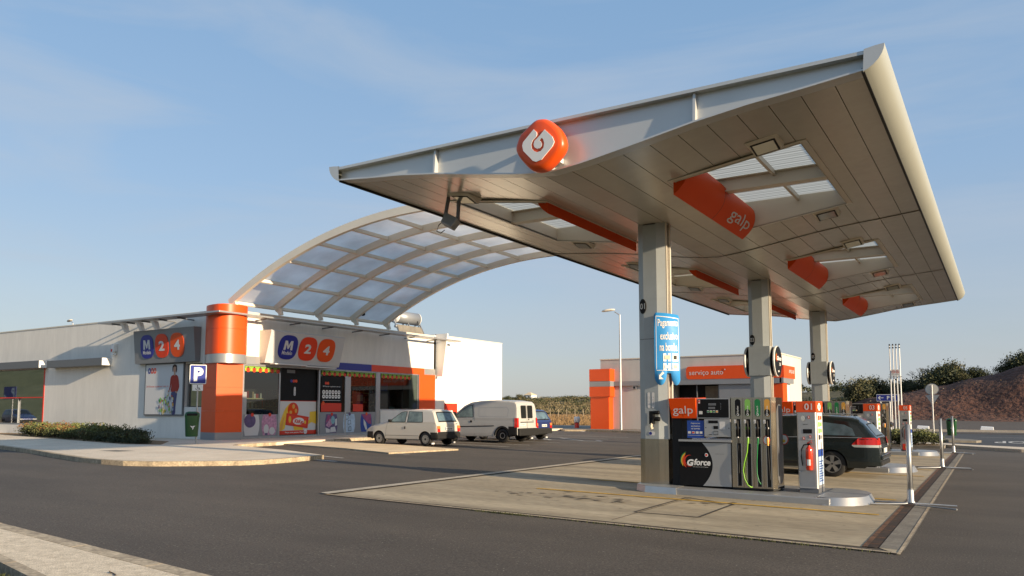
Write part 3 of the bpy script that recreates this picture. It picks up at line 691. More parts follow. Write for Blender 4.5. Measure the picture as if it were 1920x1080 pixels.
G1=[(-6.097,6.109),(-6.044,6.055),(-6.036,6.017),(-6.05,5.983),(-6.116,5.932),(-6.143,5.868),(-6.134,5.809),(-6.098,5.761),(-6.034,5.728),(-5.969,5.733),(-5.917,5.781),(-5.905,5.851),(-5.922,5.917),(-5.951,5.945),(-5.986,5.918),(-6.006,5.901),(-5.975,5.901),(-5.948,5.849),(-5.957,5.809),(-5.987,5.785),(-6.034,5.783),(-6.081,5.815),(-6.096,5.86),(-6.084,5.915),(-5.98,5.99),(-5.898,6.069),(-5.76,5.928),(-5.726,5.839),(-5.761,5.773),(-5.958,5.595),(-6.052,5.575),(-6.111,5.601),(-6.289,5.794),(-6.307,5.882),(-6.289,5.937)]
lg=b.build('round_emblem',can)
b=MB().m('white'); b.prism(Fr((0,10.44,0),(1,0,0)),G1,0,.022); b.build('flame_mark',lg)
b=MB().m('white'); b.box(-5.86,-5.80,10.6,10.86,5.62,5.70); b.build('bracket',lg); b=MB().m('white'); b.box(-6.2,-6.14,10.6,10.86,5.95,6.05); b.build('bracket',lg)
# downlights under the canopy
proto=thing('ceiling_light','d','ceiling light',group='recessed floodlights under the canopy')
b=MB().m('cream')
b.add([(-.26,-.24,0),(.26,-.24,0),(.26,.24,0),(-.26,.24,0),(-.22,-.2,-.03),(.22,-.2,-.03),(.22,.2,-.11),(-.22,.2,-.11)],[(0,1,2,3),(7,6,5,4),(0,4,5,1),(1,5,6,2),(2,6,7,3),(3,7,4,0)]); b.build('housing',proto)
b=MB().m('black').add([(-.195,-.175,-.040),(.195,-.175,-.040),(.195,.18,-.112),(-.195,.18,-.112)],[(3,2,1,0)]); b.m('lamp_glass').add([(-.165,-.145,-.052),(.165,-.145,-.052),(.165,.15,-.113),(-.165,.15,-.113)],[(3,2,1,0)]); b.build('lens',proto)
first=True; rows=['first','second','third']
for side,dx in (('right',2.95),('left',-2.9)):
    for bi,(h0,h1) in enumerate(HOLY):
        for e,y in (('near',h0-.42),('far',h1+.42)):
            o=proto if first else dup(proto); first=False
            o.location=(XC+dx,y,zs(dx)-.005); o.rotation_euler=(0,-math.copysign(.15,dx),0)
            o['label']=f'downlight at the {e} end of the {rows[bi]} skylight back on the canopy {side} side'
# floodlight hanging from the canopy edge
fl=thing('floodlight','grey floodlight with two arms hanging from the front left underside of the canopy','floodlight',(-8.9,12.3,5.9))
b=MB().m('darkgrey'); b.bar((-9.30,12.5,5.99),(-9.42,12.5,5.42),.06,.05,(1,0,0)); b.bar((-9.04,12.5,5.95),(-9.08,12.5,5.45),.06,.05,(1,0,0)); b.build('arm',fl)
b=MB().m('grey'); b.T=None
q=Matrix.Rotation(.5,3,'Y')@Matrix.Rotation(-.35,3,'X')
vs=[(-.15,-.1,-.12),(.15,-.1,-.12),(.15,.08,-.12),(-.15,.08,-.12),(-.17,-.12,.1),(.17,-.12,.1),(.14,.1,.1),(-.14,.1,.1)]
b.add([tuple(Vector((-9.24,12.5,5.45))+q@Vector(v)) for v in vs],[(3,2,1,0),(4,5,6,7),(0,1,5,4),(1,2,6,5),(2,3,7,6),(3,0,4,7)]); b.build('lamp_head',fl,bevel=.015)
b=MB().m('black'); b.tube([(-9.42,12.5,5.5),(-9.55,12.5,5.42),(-9.60,12.5,5.3),(-9.5,12.5,5.25),(-9.4,12.5,5.3)],.009,6); b.build('cable',fl)
# ================================================================ ISLANDS
def swoosh(b,fr,cx,cy,s):
    for i,(c,r0,r1,a0,a1) in enumerate((('green',1.0,.86,1.9,3.6),('yellowp',.9,.70,2.0,3.9),('orange2',.78,.55,2.1,4.3),('red',.6,.45,1.2,5.2))):
        n=14; P=[]
        for k in range(n+1): a=a0+(a1-a0)*k/n; P.append((cx+s*r0*math.cos(a),cy+s*r0*math.sin(a)))
        for k in range(n,-1,-1): a=a0+(a1-a0)*k/n; w=math.sin(PI*k/n); r=r0-(r0-r1)*w; P.append((cx+s*r*math.cos(a),cy+s*r*math.sin(a)))
        b.m(c).flat(fr,P,.004+.0015*i)
isl=thing('pump_island','d','pump island',group='raised islands carrying the pumps')
b=MB().m('island')
Pb=[(-.25,.55),(-.02,.02),(.55,-.42),(3.5,-.44),(3.5,1.5),(.55,1.5),(-.02,1.0)]
def frust(b,P,z0,z1,ins,sm=False):
    cx=sum(p[0] for p in P)/len(P); cy=sum(p[1] for p in P)/len(P); n=len(P)
    T=[]
    for x,y in P:
        d=math.hypot(x-cx,y-cy); T.append((x-(x-cx)/d*ins,y-(y-cy)/d*ins))
    vs=[(x,y,z0) for x,y in P]+[(x,y,z1) for x,y in T]
    b.add(vs,[(i,(i+1)%n,n+(i+1)%n,n+i) for i in range(n)],sm); b.m('island').add([(x,y,z+.002) for x,y,z in vs[n:]],[tuple(range(n))])
b.box(.5,3.6,-.44,1.5,-.08,.135); b.build('kerb_body',isl,bevel=.02)
b=MB().m('steel_bright'); frust(b,[(-.25,.35),(-.12,-.18),(.18,-.46),(.85,-.50),(.85,1.56),(.18,1.5),(-.12,1.2),(-.25,.75)],-.07,.142,.05); b.build('end_cap',isl)
b=MB().m('steel_bright'); A=[(3.30,-.50)]+[(3.30+.18+.78*math.cos(t),.53+1.05*math.sin(t)) for t in [(-PI/2+PI*i/14) for i in range(15)]]+[(3.30,1.56)]
frust(b,A,-.09,.15,.16,True); b.build('end_cap',isl)
IY=(15.05,23.4,32.2)
labs=['first raised pump island, nearest the viewer, with bright steel ends','middle raised pump island partly hidden behind the dark estate car','farthest raised pump island with plants beyond its end']
for k,y in enumerate(IY):
    o=isl if k==0 else dup(isl); o.location=(-6.22,y,.06); o['label']=labs[k]; o.rotation_euler=(0,.0125,0)
# ---- pump
pump=thing('fuel_pump','d','fuel pump',group='fuel pumps under the canopy')
F=Fr((0,0,0),(1,0,0))   # front plane, x measured from world -5.66
def X(x): return x+5.66
b=MB().m('dark'); b.box(X(-5.64),X(-5.44),.06,.66,.0,1.42); b.build('rear_housing',pump)
b=MB().m('black'); b.box(X(-5.475),X(-4.445),.0,.7,0.02,.86); 
arc=[(X(-5.475),.025)]+[(X(-5.01),.025)]+[(X(-4.81)-.0-.2*((abs(t))**2.0),.46+.40*t) for t in [(-1+2*i/14) for i in range(15)]]+[(X(-5.03),.86),(X(-5.475),.86)]
b.m('silver').flat(F,[(X(-4.45),.03),(X(-4.45),.855)]+[(X(-4.81)-.2*(t**2),.44+.415*t) for t in [(1-2*i/14) for i in range(15)]],.004)
b.m('silver').box(X(-5.475),X(-4.43),-.05,.7,.875,.915)
swoosh(b,F,X(-5.27),.50,.19)
b.m('white').text(F,'G',X(-5.33),.40,.13,.012,w=.13,bold=.05,shear=.15); b.text(F,'force',X(-5.185),.415,.125,.012,w=.33,bold=.035,shear=.15); b.text(F,'um passo em frente',X(-5.20),.375,.02,.012,w=.30)
b.flat(F,ell(X(-4.93),.62,.035,.035,18),.006); b.m('red').flat(F,ell(X(-4.93),.62,.022,.022,14),.008)
b.m('black').rect(F,X(-4.76),X(-4.58),.645,.648,.006)
b.build('lower_cabinet',pump,bevel=.006)
# galp head box (leans forward)
b=MB().m('orange_dark'); x0,x1=X(-5.665),X(-5.115)
b.add([(x0+.04,.0,1.33),(x1,.0,1.33),(x1,.6,1.33),(x0+.04,.6,1.33),(x0,-.06,1.72),(x1,-.06,1.72),(x1,.6,1.74),(x0,.6,1.74)],[(3,2,1,0),(4,5,6,7),(0,1,5,4),(1,2,6,5),(2,3,7,6),(3,0,4,7)])
Fg=Fr((0,-.004,1.33),(1,0,0),(0,-.06,.39)); b.m('offwhite').text(Fg,'galp',X(-5.585),.045,.20,.006,w=.41,bold=.0); b.build('head_box',pump)
b=MB().m('silver'); b.box(X(-5.11),X(-4.452),.0,.66,1.325,1.72); b.m('black').rect(F,X(-5.09),X(-4.475),1.345,1.70,.004)
b.m('grey').rect(F,X(-4.87),X(-4.72),1.58,1.62,.007); b.rect(F,X(-4.87),X(-4.74),1.51,1.55,.007); b.m('darkgrey').rect(F,X(-4.865),X(-4.725),1.585,1.615,.009); b.rect(F,X(-4.865),X(-4.745),1.515,1.545,.009)
for i,c in enumerate(('green','greenl','green','amber')): b.m('offwhite').rect(F,X(-4.90)+i*.058,X(-4.855)+i*.058,1.44,1.485,.007); b.m(c).rect(F,X(-4.895)+i*.058,X(-4.86)+i*.058,1.445,1.475,.009)
for i in range(5): b.m('grey').rect(F,X(-4.63),X(-4.622),1.5+i*.028,1.512+i*.028,.007)
b.m('offwhite').rect(F,X(-5.06),X(-4.99),1.41,1.47,.007); b.rect(F,X(-5.07),X(-5.035),1.62,1.69,.007); b.m('red').rect(F,X(-5.064),X(-5.041),1.645,1.682,.009)
b.build('display',pump,bevel=.006)
b=MB().m('midblue'); b.box(X(-5.30),X(-4.965),-.02,.1,.945,1.285); f3=Fr((0,-.02,0),(1,0,0)); b.m('offwhite')
for i,t in enumerate(('Pagamento','exclusivo','na bomba')): b.text(f3,t,X(-5.13),1.215-i*.05,.03,.004,w=.18,anchor='c',bold=.01)
for i in range(4): b.m('offwhite').rect(f3,X(-5.285)+i*.078,X(-5.225)+i*.078,1.03,1.075,.004)
b.m('ext_red').rect(f3,X(-5.20),X(-5.155),1.038,1.067,.006)
b.m('offwhite').rect(f3,X(-5.29),X(-4.975),.995,1.0,.004); b.build('notice',pump)
b=MB().m('silver'); b.box(X(-4.955),X(-4.44),-.03,.2,.975,1.315); f3=Fr((0,-.03,0),(1,0,0)); b.m('black').rect(f3,X(-4.87),X(-4.68),1.235,1.29,.004); b.rect(f3,X(-4.77),X(-4.68),1.125,1.185,.004); b.rect(f3,X(-4.77),X(-4.68),1.01,1.09,.004); b.rect(f3,X(-4.865),X(-4.80),1.01,1.022,.004); b.flat(f3,ell(X(-4.92),1.15,.01,.01,10),.004); b.flat(f3,ell(X(-4.47),1.145,.01,.01,10),.004)
b.m('grey').rect(f3,X(-4.765),X(-4.685),1.02,1.08,.006)
b.m('offwhite').rect(f3,X(-4.65),X(-4.54),1.12,1.27,.004); b.build('card_reader',pump,bevel=.005)
# nozzle cabinet
b=MB().m('steel'); zt=1.73
cabx=(X(-4.435),X(-3.68)); 
P=[(cabx[0],0),(cabx[1],0),(cabx[1]+.06,.12),(cabx[1]+.06,.62),(cabx[1],.74),(cabx[0],.74)]
b.prism(Fr((0,0,0),(1,0,0),(0,1,0)),P,.03,zt); b.m('blackmat').prism(Fr((0,0,0),(1,0,0),(0,1,0)),[(x+.0,y+.02) for x,y in P],.0,.05)
b.m('dark').flat(Fr((0,0,0),(1,0,0)),[(cabx[0]-.002,.03),(cabx[0]+.004,.03),(cabx[0]+.004,zt),(cabx[0]-.002,zt)],.003)
bx=[X(v) for v in (-4.30,-4.113,-3.928,-3.75)]
for i,x in enumerate(bx):
    b.m('seam').rect(F,x+.088,x+.092,.05,zt-.01,.003)
    b.m('black').rect(F,x-.045,x+.045,.98,1.32,.002)
    b.m('steel_bright').rect(F,x+.046,x+.058,.98,1.32,.004)
    b.m('black').rect(F,x-.025,x+.045,.06,.86,.002); b.m('steel_bright').rect(F,x+.046,x+.056,.06,.86,.004); b.rect(F,x-.034,x-.026,.06,.86,.004)
b.m('darkgrey').flat(Fr((cabx[1]+.06,0,0),(0,1,0)),rr(.14,.6,.1,1.6,.2),.002)  # dark pill-shaped shading on the side face, painted as a flat patch
cab=b.build('nozzle_cabinet',pump)
cols=['black','greenl','green','amber']; tx=['Gasóleo','Gforce','Gasolina 95','Gforce']
for i,x in enumerate(bx):
    b=MB().m(cols[i]); b.flat(F,rr(x-.052,x+.052,1.37,1.70,.05),.006)
    if i in (1,3): b.m('black').flat(F,[(x-.052,1.49),(x,1.52),(x+.052,1.49)]+[p for p in rr(x-.052,x+.052,1.37,1.70,.05) if p[1]<1.47][::1][-0:] if False else rr(x-.05,x+.05,1.374,1.51,.05),.008)
    b.m('white').flat(F,ell(x,1.405,.024,.024,16),.010); b.m(cols[i] if i%2==0 else 'black').flat(F,ell(x,1.405,.013,.013,10),.012)
    b.m('white').text(Fr((x+.014,0,1.44),(0,0,1),(-1,0,0)),tx[i],0,0,.03,.012,w=.13,bold=.015); b.build('grade_label',cab)
b=MB(); b.m('redglow').flat(F,ell(X(-3.775),.93,.065,.085,20),.006); b.m('white').flat(F,ell(X(-3.775),.93,.052,.072,20),.009); b.build('notice_disc',pump)
b=MB(); b.m('red').prism(Fr((0,.60,0),(1,0,0)),ell(X(-3.60),.93,.085,.10,24),-.006,0); b.m('white').flat(Fr((0,.60,0),(1,0,0)),ell(X(-3.60),.93,.070,.085,24),.004); b.m('yellowp').flat(Fr((0,.60,0),(1,0,0)),ell(X(-3.60),.90,.03,.03,12),.008); b.build('notice_disc',pump)
hc=['blackmat','lime','green','amber']
for i,x in enumerate(bx):
    b=MB().m('silver' if i!=1 else 'lime'); b.lathe((x-.008,-.03,1.15),[(.0,-.012),(.034,-.012),(.04,0),(.034,.03),(0,.03)],14,'y')
    b.m('offwhite').box(x-.075,x-.035,-.008,.0,1.24,1.31)
    b.m('black').tube([(x-.005,-.03,1.29),(x,-.05,1.2),(x,-.035,1.08),(x-.002,-.02,.99)],[.018,.024,.026,.02],8); b.m('offwhite').tube([(x-.002,-.02,.99),(x-.002,-.022,.965)],.016,8)
    nz_=b.build('nozzle',pump)
    b=MB().m(hc[i])
    if i==0: b.tube([(x-.002,-.02,.97),(x+.006,-.02,.7),(x+.006,-.02,.3)],.010,7)
    if i==1: b.tube([(x,-.022,.97),(x-.005,-.035,.86)],[.02,.018],8); b.tube([(x-.005,-.03,.88),(x-.02,-.04,.7),(x-.075,-.05,.5),(x-.10,-.05,.35),(x-.075,-.05,.2),(x-.02,-.05,.09),(x+.03,-.03,.05),(x+.05,-.0,.05)],.0115,8)
    if i==2: b.tube([(x,-.022,.97),(x-.005,-.035,.84)],[.018,.012],8); b.tube([(x-.005,-.03,.86),(x-.03,-.035,.5),(x-.03,-.035,.3),(x,-.04,.17),(x+.035,-.03,.11)],.009,8)
    if i==3: b.tube([(x,-.022,.97),(x+.002,-.03,.83)],[.022,.02],8); b.m('blackmat').tube([(x+.002,-.03,.84),(x+.012,-.03,.6),(x+.03,-.02,.2)],.009,8)
    b.build('hose',nz_)
pl=['fuel pump nearest the viewer, with a bright lime hose looped below its second nozzle','fuel pump on the middle island, half hidden behind post 01 and the dark estate car','fuel pump on the farthest island, its black display showing above the car roof']
for k,y in enumerate(IY):
    o=pump if k==0 else dup(pump); o.location=(-5.66,y,.19); o['label']=pl[k]
# ---- service post (number, extinguisher)
def post(k):
    t=thing('service_post',['grey service post with orange head numbered 01 beside the nearest pump','grey service post with orange head numbered 03 behind the dark estate car','grey service post with orange head numbered 05 on the farthest island'][k],'service post',(0,0,0),'numbered service posts at the island ends')
    b=MB().m('darkgrey'); b.box(.02,.35,.02,.60,0,.085); b.build('plinth',t)
    b=MB().m('silver'); b.prism(Fr((0,0,0),(1,0,0),(0,1,0)),[(0,.02),(.02,0),(.33,0),(.35,.02),(.35,.60),(0,.60)],.085,1.48)
    b.m('grey').rect(F,.05,.30,.12,.40,.003); b.m('offwhite').rect(F,.20,.303,.97,.976,.003)
    b.m('seam').rect(F,.02,.33,.965,.968,.004); b.rect(F,.02,.33,.405,.408,.004)
    b.m('black').rect(F,.11,.27,1.09,1.17,.004); b.m('headlamp').flat(F,ell(.12,1.37,.04,.05,14),.02); b.m('red')
    for (x,z) in ((.22,1.39),(.235,1.03),(.12,1.0)): b.m('red').flat(F,ell(x,z,.024,.03,14),.005); b.m('offwhite').flat(F,ell(x,z,.013,.017,10),.007)
    b.m('black').rect(F,.11,.20,1.255,1.262,.004); b.build('body',t,bevel=.006)
    b=MB().m('orange2'); b.box(-.005,.355,-.005,.605,1.48,1.685); f2=Fr((0,-.005,0),(1,0,0)); b.m('offwhite').text(f2,['01','03','05'][k],.15,1.525,.12,.004,w=.135,bold=.01)
    fs_=Fr((.355,-.005,0),(0,1,0)); b.m('white').flat(fs_,rr(.12,.40,1.54,1.62,.03),.004); b.flat(fs_,rr(.18,.34,1.51,1.65,.03),.006); b.m('orange2').flat(fs_,rr(.23,.29,1.55,1.61,.02),.008)
    b.build('head',t,bevel=.005)
    fs_=Fr((.35,0,0),(0,1,0)); b=MB().m('white').rect(fs_,.08,.52,.80,1.47,.004)
    for i,c in enumerate(('orange2','greenl','greenl','black')): b.m(c).rect(fs_,.14,.28,1.33-i*.12,1.42-i*.12,.007); b.m(c if i!=3 else 'grey').rect(fs_,.32,.46,1.34-i*.12,1.41-i*.12,.007)
    b.m('midblue').rect(fs_,.08,.52,.66,.79,.004); b.m('paleblue').rect(fs_,.08,.52,.14,.66,.004); b.m('midblue')
    for i in range(9): b.rect(fs_,.13,.47-.1*(i%3==1),.2+i*.045,.222+i*.045,.006)
    b.build('sticker_panel',t); return t
ex=thing('fire_extinguisher','d','fire extinguisher',group='red fire extinguishers on the service posts')
b=MB().m('ext_red'); b.lathe((0,0,0),[(0,0),(.05,0),(.062,.02),(.062,.36),(.055,.40),(.03,.43),(.018,.445),(.018,.46)],18); b.build('cylinder',ex)
b=MB().m('white'); b.T=lambda x,y,z:(x,y,z)
vs=[(.0635*math.sin(a),-.0635*math.cos(a),z) for z in (.09,.2) for a in (-.55,-.2,.2,.55)]; b.add(vs,[(0,1,5,4),(1,2,6,5),(2,3,7,6)],True)
b.m('redglow'); vs=[(.0635*math.sin(a),-.0635*math.cos(a),z) for z in (.21,.34) for a in (-.7,-.2,.2,.7)]; b.add(vs,[(0,1,5,4),(1,2,6,5),(2,3,7,6)],True); b.build('label_band',ex)
b=MB().m('black'); b.box(-.02,.02,-.02,.02,.455,.49); b.m('ext_red').bar((-.03,0,.49),(.06,-.02,.51),.02,.01); b.bar((-.03,0,.495),(.055,-.02,.545),.02,.01); b.build('valve',ex)
b=MB().m('blackmat'); b.tube([(-.02,0,.475),(-.09,0,.46),(-.13,0,.38),(-.14,.0,.25),(-.12,0,.08)],.012,7); b.build('hose',ex)
for k,y in enumerate(IY):
    p=post(k); p.location=(-3.28,y+.25,.16)
    e=ex if k==0 else dup(ex); e.location=(-3.06,y+.18,.16+.42); e['label']=['red fire extinguisher on the front of post 01, label facing the viewer','red fire extinguisher hidden low on post 03 behind the dark estate car','red fire extinguisher on post 05 at the farthest island'][k]
    if k==2: 
        b=MB().m('red').box(-3.2,-2.98,y+.2,y+.25,.2,.42); b.m('yellowp').flat(Fr((-3.09,y+.2,.31),(1,0,0)),ell(0,0,.03,.03,14),.004); tag(b.build('notice_plate'),'small red plate low on post 05 with a yellow spot','notice plate')
# window cleaning set on the first column
t=thing('wash_kit','black squeegee holder with a pale cloth glove fixed to the first canopy column','wash kit',(-5.98,14.95,1.5))
b=MB().m('black'); b.box(-6.06,-5.97,14.93,15.03,1.40,1.66); b.lathe((-5.98,14.96,1.63),[(0,0),(.035,0),(.04,.13),(0,.13)],12,'x'); b.lathe((-5.98,14.96,1.50),[(0,0),(.04,0),(.045,.14),(0,.14)],12,'x'); b.bar((-6.0,14.93,1.44),(-5.93,14.9,1.56),.03,.03); b.build('holder',t,bevel=.008)
b=MB().m('paving'); b.tube([(-6.01,14.95,1.42),(-6.02,14.93,1.35),(-6.0,14.93,1.30),(-5.97,14.94,1.33)],[.02,.032,.03,.012],8); b.build('cloth',t)
# blue banner wrapped on the first column
t=thing('banner_sign','curved light blue sign about paying at the pump, fixed high on the first column','sign',(-5.7,15.0,2.2))
def bp(s,z,d=0):   # s 0..1 across
    A=Vector((-5.93,14.96)); B_=Vector((-5.52,15.30)); p=A+(B_-A)*s; n=Vector((B_.y-A.y,-(B_.x-A.x))).normalized(); bl=.07*math.sin(PI*min(max(s,0),1))+d
    return (p.x+n.x*bl,p.y+n.y*bl,z)
b=MB().m('cyan')
def outline(s):
    zt=3.66-.05*s; 
    lob=lambda c:2.42-.24*math.sqrt(max(0,1-((s-c)/.22)**2)) if abs(s-c)<.22 else 9
    zb=min(lob(.2),lob(.82),2.42); return zb,zt-(.06*(1-min(1,s/.08))**2)-(.06*(1-min(1,(1-s)/.08))**2)
n=30; vs=[]
for i in range(n+1):
    s=i/n; z0,z1=outline(s)
    for d in (0,-.012): 
        for j in range(5): vs.append(bp(s,z0+(z1-z0)*j/4,d))
fs=[]
for i in range(n):
    for j in range(4):
        a=i*10+j; fs.append((a,a+10,a+11,a+1)); fs.append((a+5,a+6,a+16,a+15))
    a=i*10; fs+= [(a,a+5,a+15,a+10),(a+4,a+14,a+19,a+9)]
b.add(vs,fs,True); b.build('board',t)
b=MB().m('white')
def bt(txt,s0,z,h,w,bold=.02):
    v,f,sz=text_geo(txt,bold); b.add([bp(s0+a/sz[0]*w,z+q/sz[1]*h,.006) for a,q in v],f)
bt('Pagamento',.12,3.33,.19,.80,.012); bt('exclusivo',.20,3.10,.155,.70,.012); bt('na bomba',.18,2.87,.165,.70,.012)
def bpoly(P,d): b.add([bp(s,z,d) for s,z in P],[tuple(range(len(P)))])
for (s0,z0) in ((.28,2.60),(.64,2.60),(.28,2.555-.17),(.64,2.555-.17)): pass
for i,(s0,s1,z0,z1) in enumerate(((.30,.60,2.66,2.82),(.66,.90,2.66,2.82),(.30,.60,2.475,2.625),(.66,.90,2.475,2.625))):
    b.m('white'); bpoly([(s0,z0),(s1,z0),(s1,z1),(s0,z1)],.007)
    b.m(['paving','dark','paleblue','paving'][i]); bpoly([(s0+.05,z0+.04),(s1-.05,z0+.04),(s1-.05,z1-.04),(s0+.05,z1-.04)],.010)
b.m('white'); bpoly([(.14,2.30),(.30,2.30),(.20,2.36),(.33,2.42),(.27,2.46),(.15,2.38),(.14,2.42)],.007)
for (s0,z0,s1,z1) in ((.06,2.50,.06,3.58),(.94,2.48,.94,3.53)): bpoly([(s0-.008,z0),(s0+.008,z0),(s1+.008,z1),(s1-.008,z1)],.007)
for k in range(10):
    s0=.06+.088*k; bpoly([(s0,3.575-.005*k),(s0+.088,3.57-.005*k),(s0+.088,3.585-.005*k),(s0,3.59-.005*k)],.007); bpoly([(s0,2.485),(s0+.088,2.483),(s0+.088,2.473),(s0,2.475)],.007)
b.build('lettering',t)
# round drum signs on columns two and three
rs=thing('round_sign','d','round sign',group='round signs on the canopy columns')
b=MB().m('column'); b.box(.09,.70,.0,.62,-.43,.43); b.m('dark').box(.38,.39,-.004,.0,-.415,-.40); b.build('drum',rs)
for x,sg in ((.80,1),(.0,-1)):
    b=MB().m('black'); b.lathe((.70 if sg>0 else -.02,.42,0),[(.30,0),(.42,.05),(.44,.10),(.44,.10)] if sg>0 else [(.44,.02),(.42,.06),(.30,.12)],32,'x',True); b.m('white').lathe((x-.02 if sg>0 else x-.06,.42,0),[(.0,.0),(.445,0),(.455,.015),(.455,.045),(.44,.06),(0,.06)],32,'x',False)
    fx=Fr((x+.042 if sg>0 else x-.062,.42,0),(0,sg,0)); b.m('black').flat(fx,ell(0,0,.44,.44,36),.004)
    swoosh(b,fx,-.16,.10,.17); b.m('white').text(fx,'Gforce',-.22,.02,.13,.014,w=.52,bold=.04,shear=.15)
    for i in range(3): b.rect(fx,.08,.26,-.06-i*.035,-.045-i*.035,.010)
    b.text(fx,'galp',-.10,-.33,.07,.010,w=.17,bold=.03); b.build('disc',rs)
for k,y in ((1,23.4),(2,32.2)):
    o=rs if k==1 else dup(rs); o.location=(-6.40,y-.05,3.11); o['label']=['','round black sign drum clamped round the middle canopy column','round black sign drum clamped round the farthest canopy column'][k]
# portable posts with feet
pp=thing('barrier_post','d','post',group='portable metal posts along the drain')
b=MB().m('galv'); b.lathe((0,0,.14),[(.0,0),(.042,0),(.042,1.27),(.0,1.27)],14); b.m('dark').box(.036,.046,-.008,.008,.2,1.38); b.build('tube',pp)
b=MB().m('galv'); b.lathe((0,0,0),[(0,.03),(.065,.03),(.07,.06),(.055,.09),(.055,.26),(.05,.28),(0,.28)],14); b.build('socket',pp)
for (dx,dy,a) in ((-.68,.16,0),(-.62,-.28,0),(.70,.10,0),(.72,-.42,0)):
    b=MB().m('galv'); b.tube([(0,0,.05),(dx*.15,dy*.35,.035),(dx,dy,.022)],.015,8); b.build('foot',pp)
for k,(x,y,a) in enumerate(((-1.44,15.49,0),(-1.53,25.5,.1),(-1.66,34.4,-.15))):
    o=pp if k==0 else dup(pp); place(o,(x,y,.02),a); o['label']=['nearest slim metal post on four splayed feet beside the drain channel','middle slim metal post on splayed feet beside the drain channel','farthest slim metal post on splayed feet, in front of the green bin'][k]
# ================================================================ SHOP
def st(x,y,z): return (x*.85,y*.85,1.7+(z-1.7)*.85)
FX=-33.8; WY=26.3
shop=thing('shop_building','long white flat roofed shop with orange corner pillar and glazed front','shop',st(-45,38,.15))
FF=Fr((FX,0,0),(0,1,0)); LW=Fr((0,WY,0),(1,0,0))
b=MB(st).m('render_white')
b.box(-34.15,FX,26.4,44.0,4.07,6.78); b.box(-34.3,FX,43.8,52.66,.0,6.90); b.box(-34.2,-33.72,38.2,42.15,.0,1.62)
b.box(-66,-51.0,WY,WY+.3,4.25,6.78); b.box(-51.0,-37.0,WY,WY+.3,0,6.78); b.box(-37.0,-35.55,WY,WY+.3,4.12,6.78); b.box(-37.0,-35.55,WY,WY+.3,0,1.81); b.box(-35.55,-34.1,WY,WY+.3,0,6.78); b.box(-66,-51.0,WY,WY+.3,0,.7)
b.box(-66,-34.3,52.3,52.66,0,6.8); b.box(-66,-65.7,WY+.3,52.3,0,6.8)
b.build('wall',shop)
b=MB(st).m('darkgrey'); b.box(-65.6,-34.2,26.7,52.2,6.2,6.3); b.build('roof',shop)
b=MB(st).m('cream'); b.box(-34.25,FX+.03,26.4,43.9,6.78,6.86); b.box(-66,-34.1,WY-.03,WY+.35,6.78,6.85); b.box(-34.35,FX+.03,44.0,52.69,6.90,6.96); b.build('coping',shop)
# interior shell and goods
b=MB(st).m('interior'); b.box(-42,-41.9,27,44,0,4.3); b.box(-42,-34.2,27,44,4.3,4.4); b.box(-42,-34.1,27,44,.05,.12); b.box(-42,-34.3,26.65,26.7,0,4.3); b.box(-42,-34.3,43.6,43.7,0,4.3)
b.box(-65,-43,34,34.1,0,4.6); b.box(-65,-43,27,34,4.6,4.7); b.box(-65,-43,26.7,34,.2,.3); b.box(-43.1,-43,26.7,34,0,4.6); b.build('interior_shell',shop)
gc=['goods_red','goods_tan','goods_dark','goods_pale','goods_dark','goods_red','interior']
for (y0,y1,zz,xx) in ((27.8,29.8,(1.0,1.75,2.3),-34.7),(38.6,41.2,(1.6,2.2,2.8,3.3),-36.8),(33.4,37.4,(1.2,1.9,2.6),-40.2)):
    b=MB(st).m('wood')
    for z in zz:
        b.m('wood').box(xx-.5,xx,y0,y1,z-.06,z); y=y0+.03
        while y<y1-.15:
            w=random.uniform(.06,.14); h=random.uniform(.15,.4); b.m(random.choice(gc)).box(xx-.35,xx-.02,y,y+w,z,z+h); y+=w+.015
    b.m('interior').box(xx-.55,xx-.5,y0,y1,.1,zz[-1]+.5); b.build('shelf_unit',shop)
b=MB(st).m('darkgrey'); b.box(-35.3,-34.8,35.9,41.9,.12,1.5); b.m('black').box(-35.2,-34.9,39.0,39.8,1.5,1.9); b.m('teal').box(-35.1,-34.95,40.6,41.0,1.67,1.85); b.m('midblue').box(-35.0,-34.9,39.6,40.2,2.9,3.4); b.build('counter',shop)
b=MB(st).m('midblue'); b.box(-34.75,-34.45,36.75,37.35,.12,2.7); b.m('offwhite').box(-34.44,-34.43,36.8,37.3,2.2,2.6); b.build('drinks_cooler',shop)
# glazing
b=MB(st).m('glass')
for y0,y1 in ((27.53,29.96),(33.0,37.85),(38.25,42.05)):
    b.add([(FX-.02,y0,.2 if y0<38 else 1.67),(FX-.02,y1,.2 if y0<38 else 1.67),(FX-.02,y1,4.05),(FX-.02,y0,4.05)],[(0,1,2,3)])
b.add([(FX-.18,29.98,.2),(FX-.18,32.9,.2),(FX-.18,32.9,4.05),(FX-.18,29.98,4.05)],[(0,1,2,3)]); b.build('glazing',shop)
b=MB(st).m('galv')
for y in (27.5,29.95,32.92,35.1,37.85,42.05): b.box(FX-.1,FX+.02,y-.05,y+.06,.15,4.07)
b.m('silver').box(FX-.12,FX+.0,35.16,35.55,.15,4.05); b.box(FX-.12,FX+.03,37.9,38.2,.15,4.05); b.m('galv').box(FX-.1,FX+.03,27.5,37.9,.13,.24); b.box(FX-.1,FX+.03,38.2,42.1,1.62,1.70); b.box(FX-.1,FX+.01,27.5,42.1,3.99,4.07)
b.m('offwhite').box(FX-.6,FX-.05,41.2,42.0,1.7,4.0)
b.build('window_frame',shop)
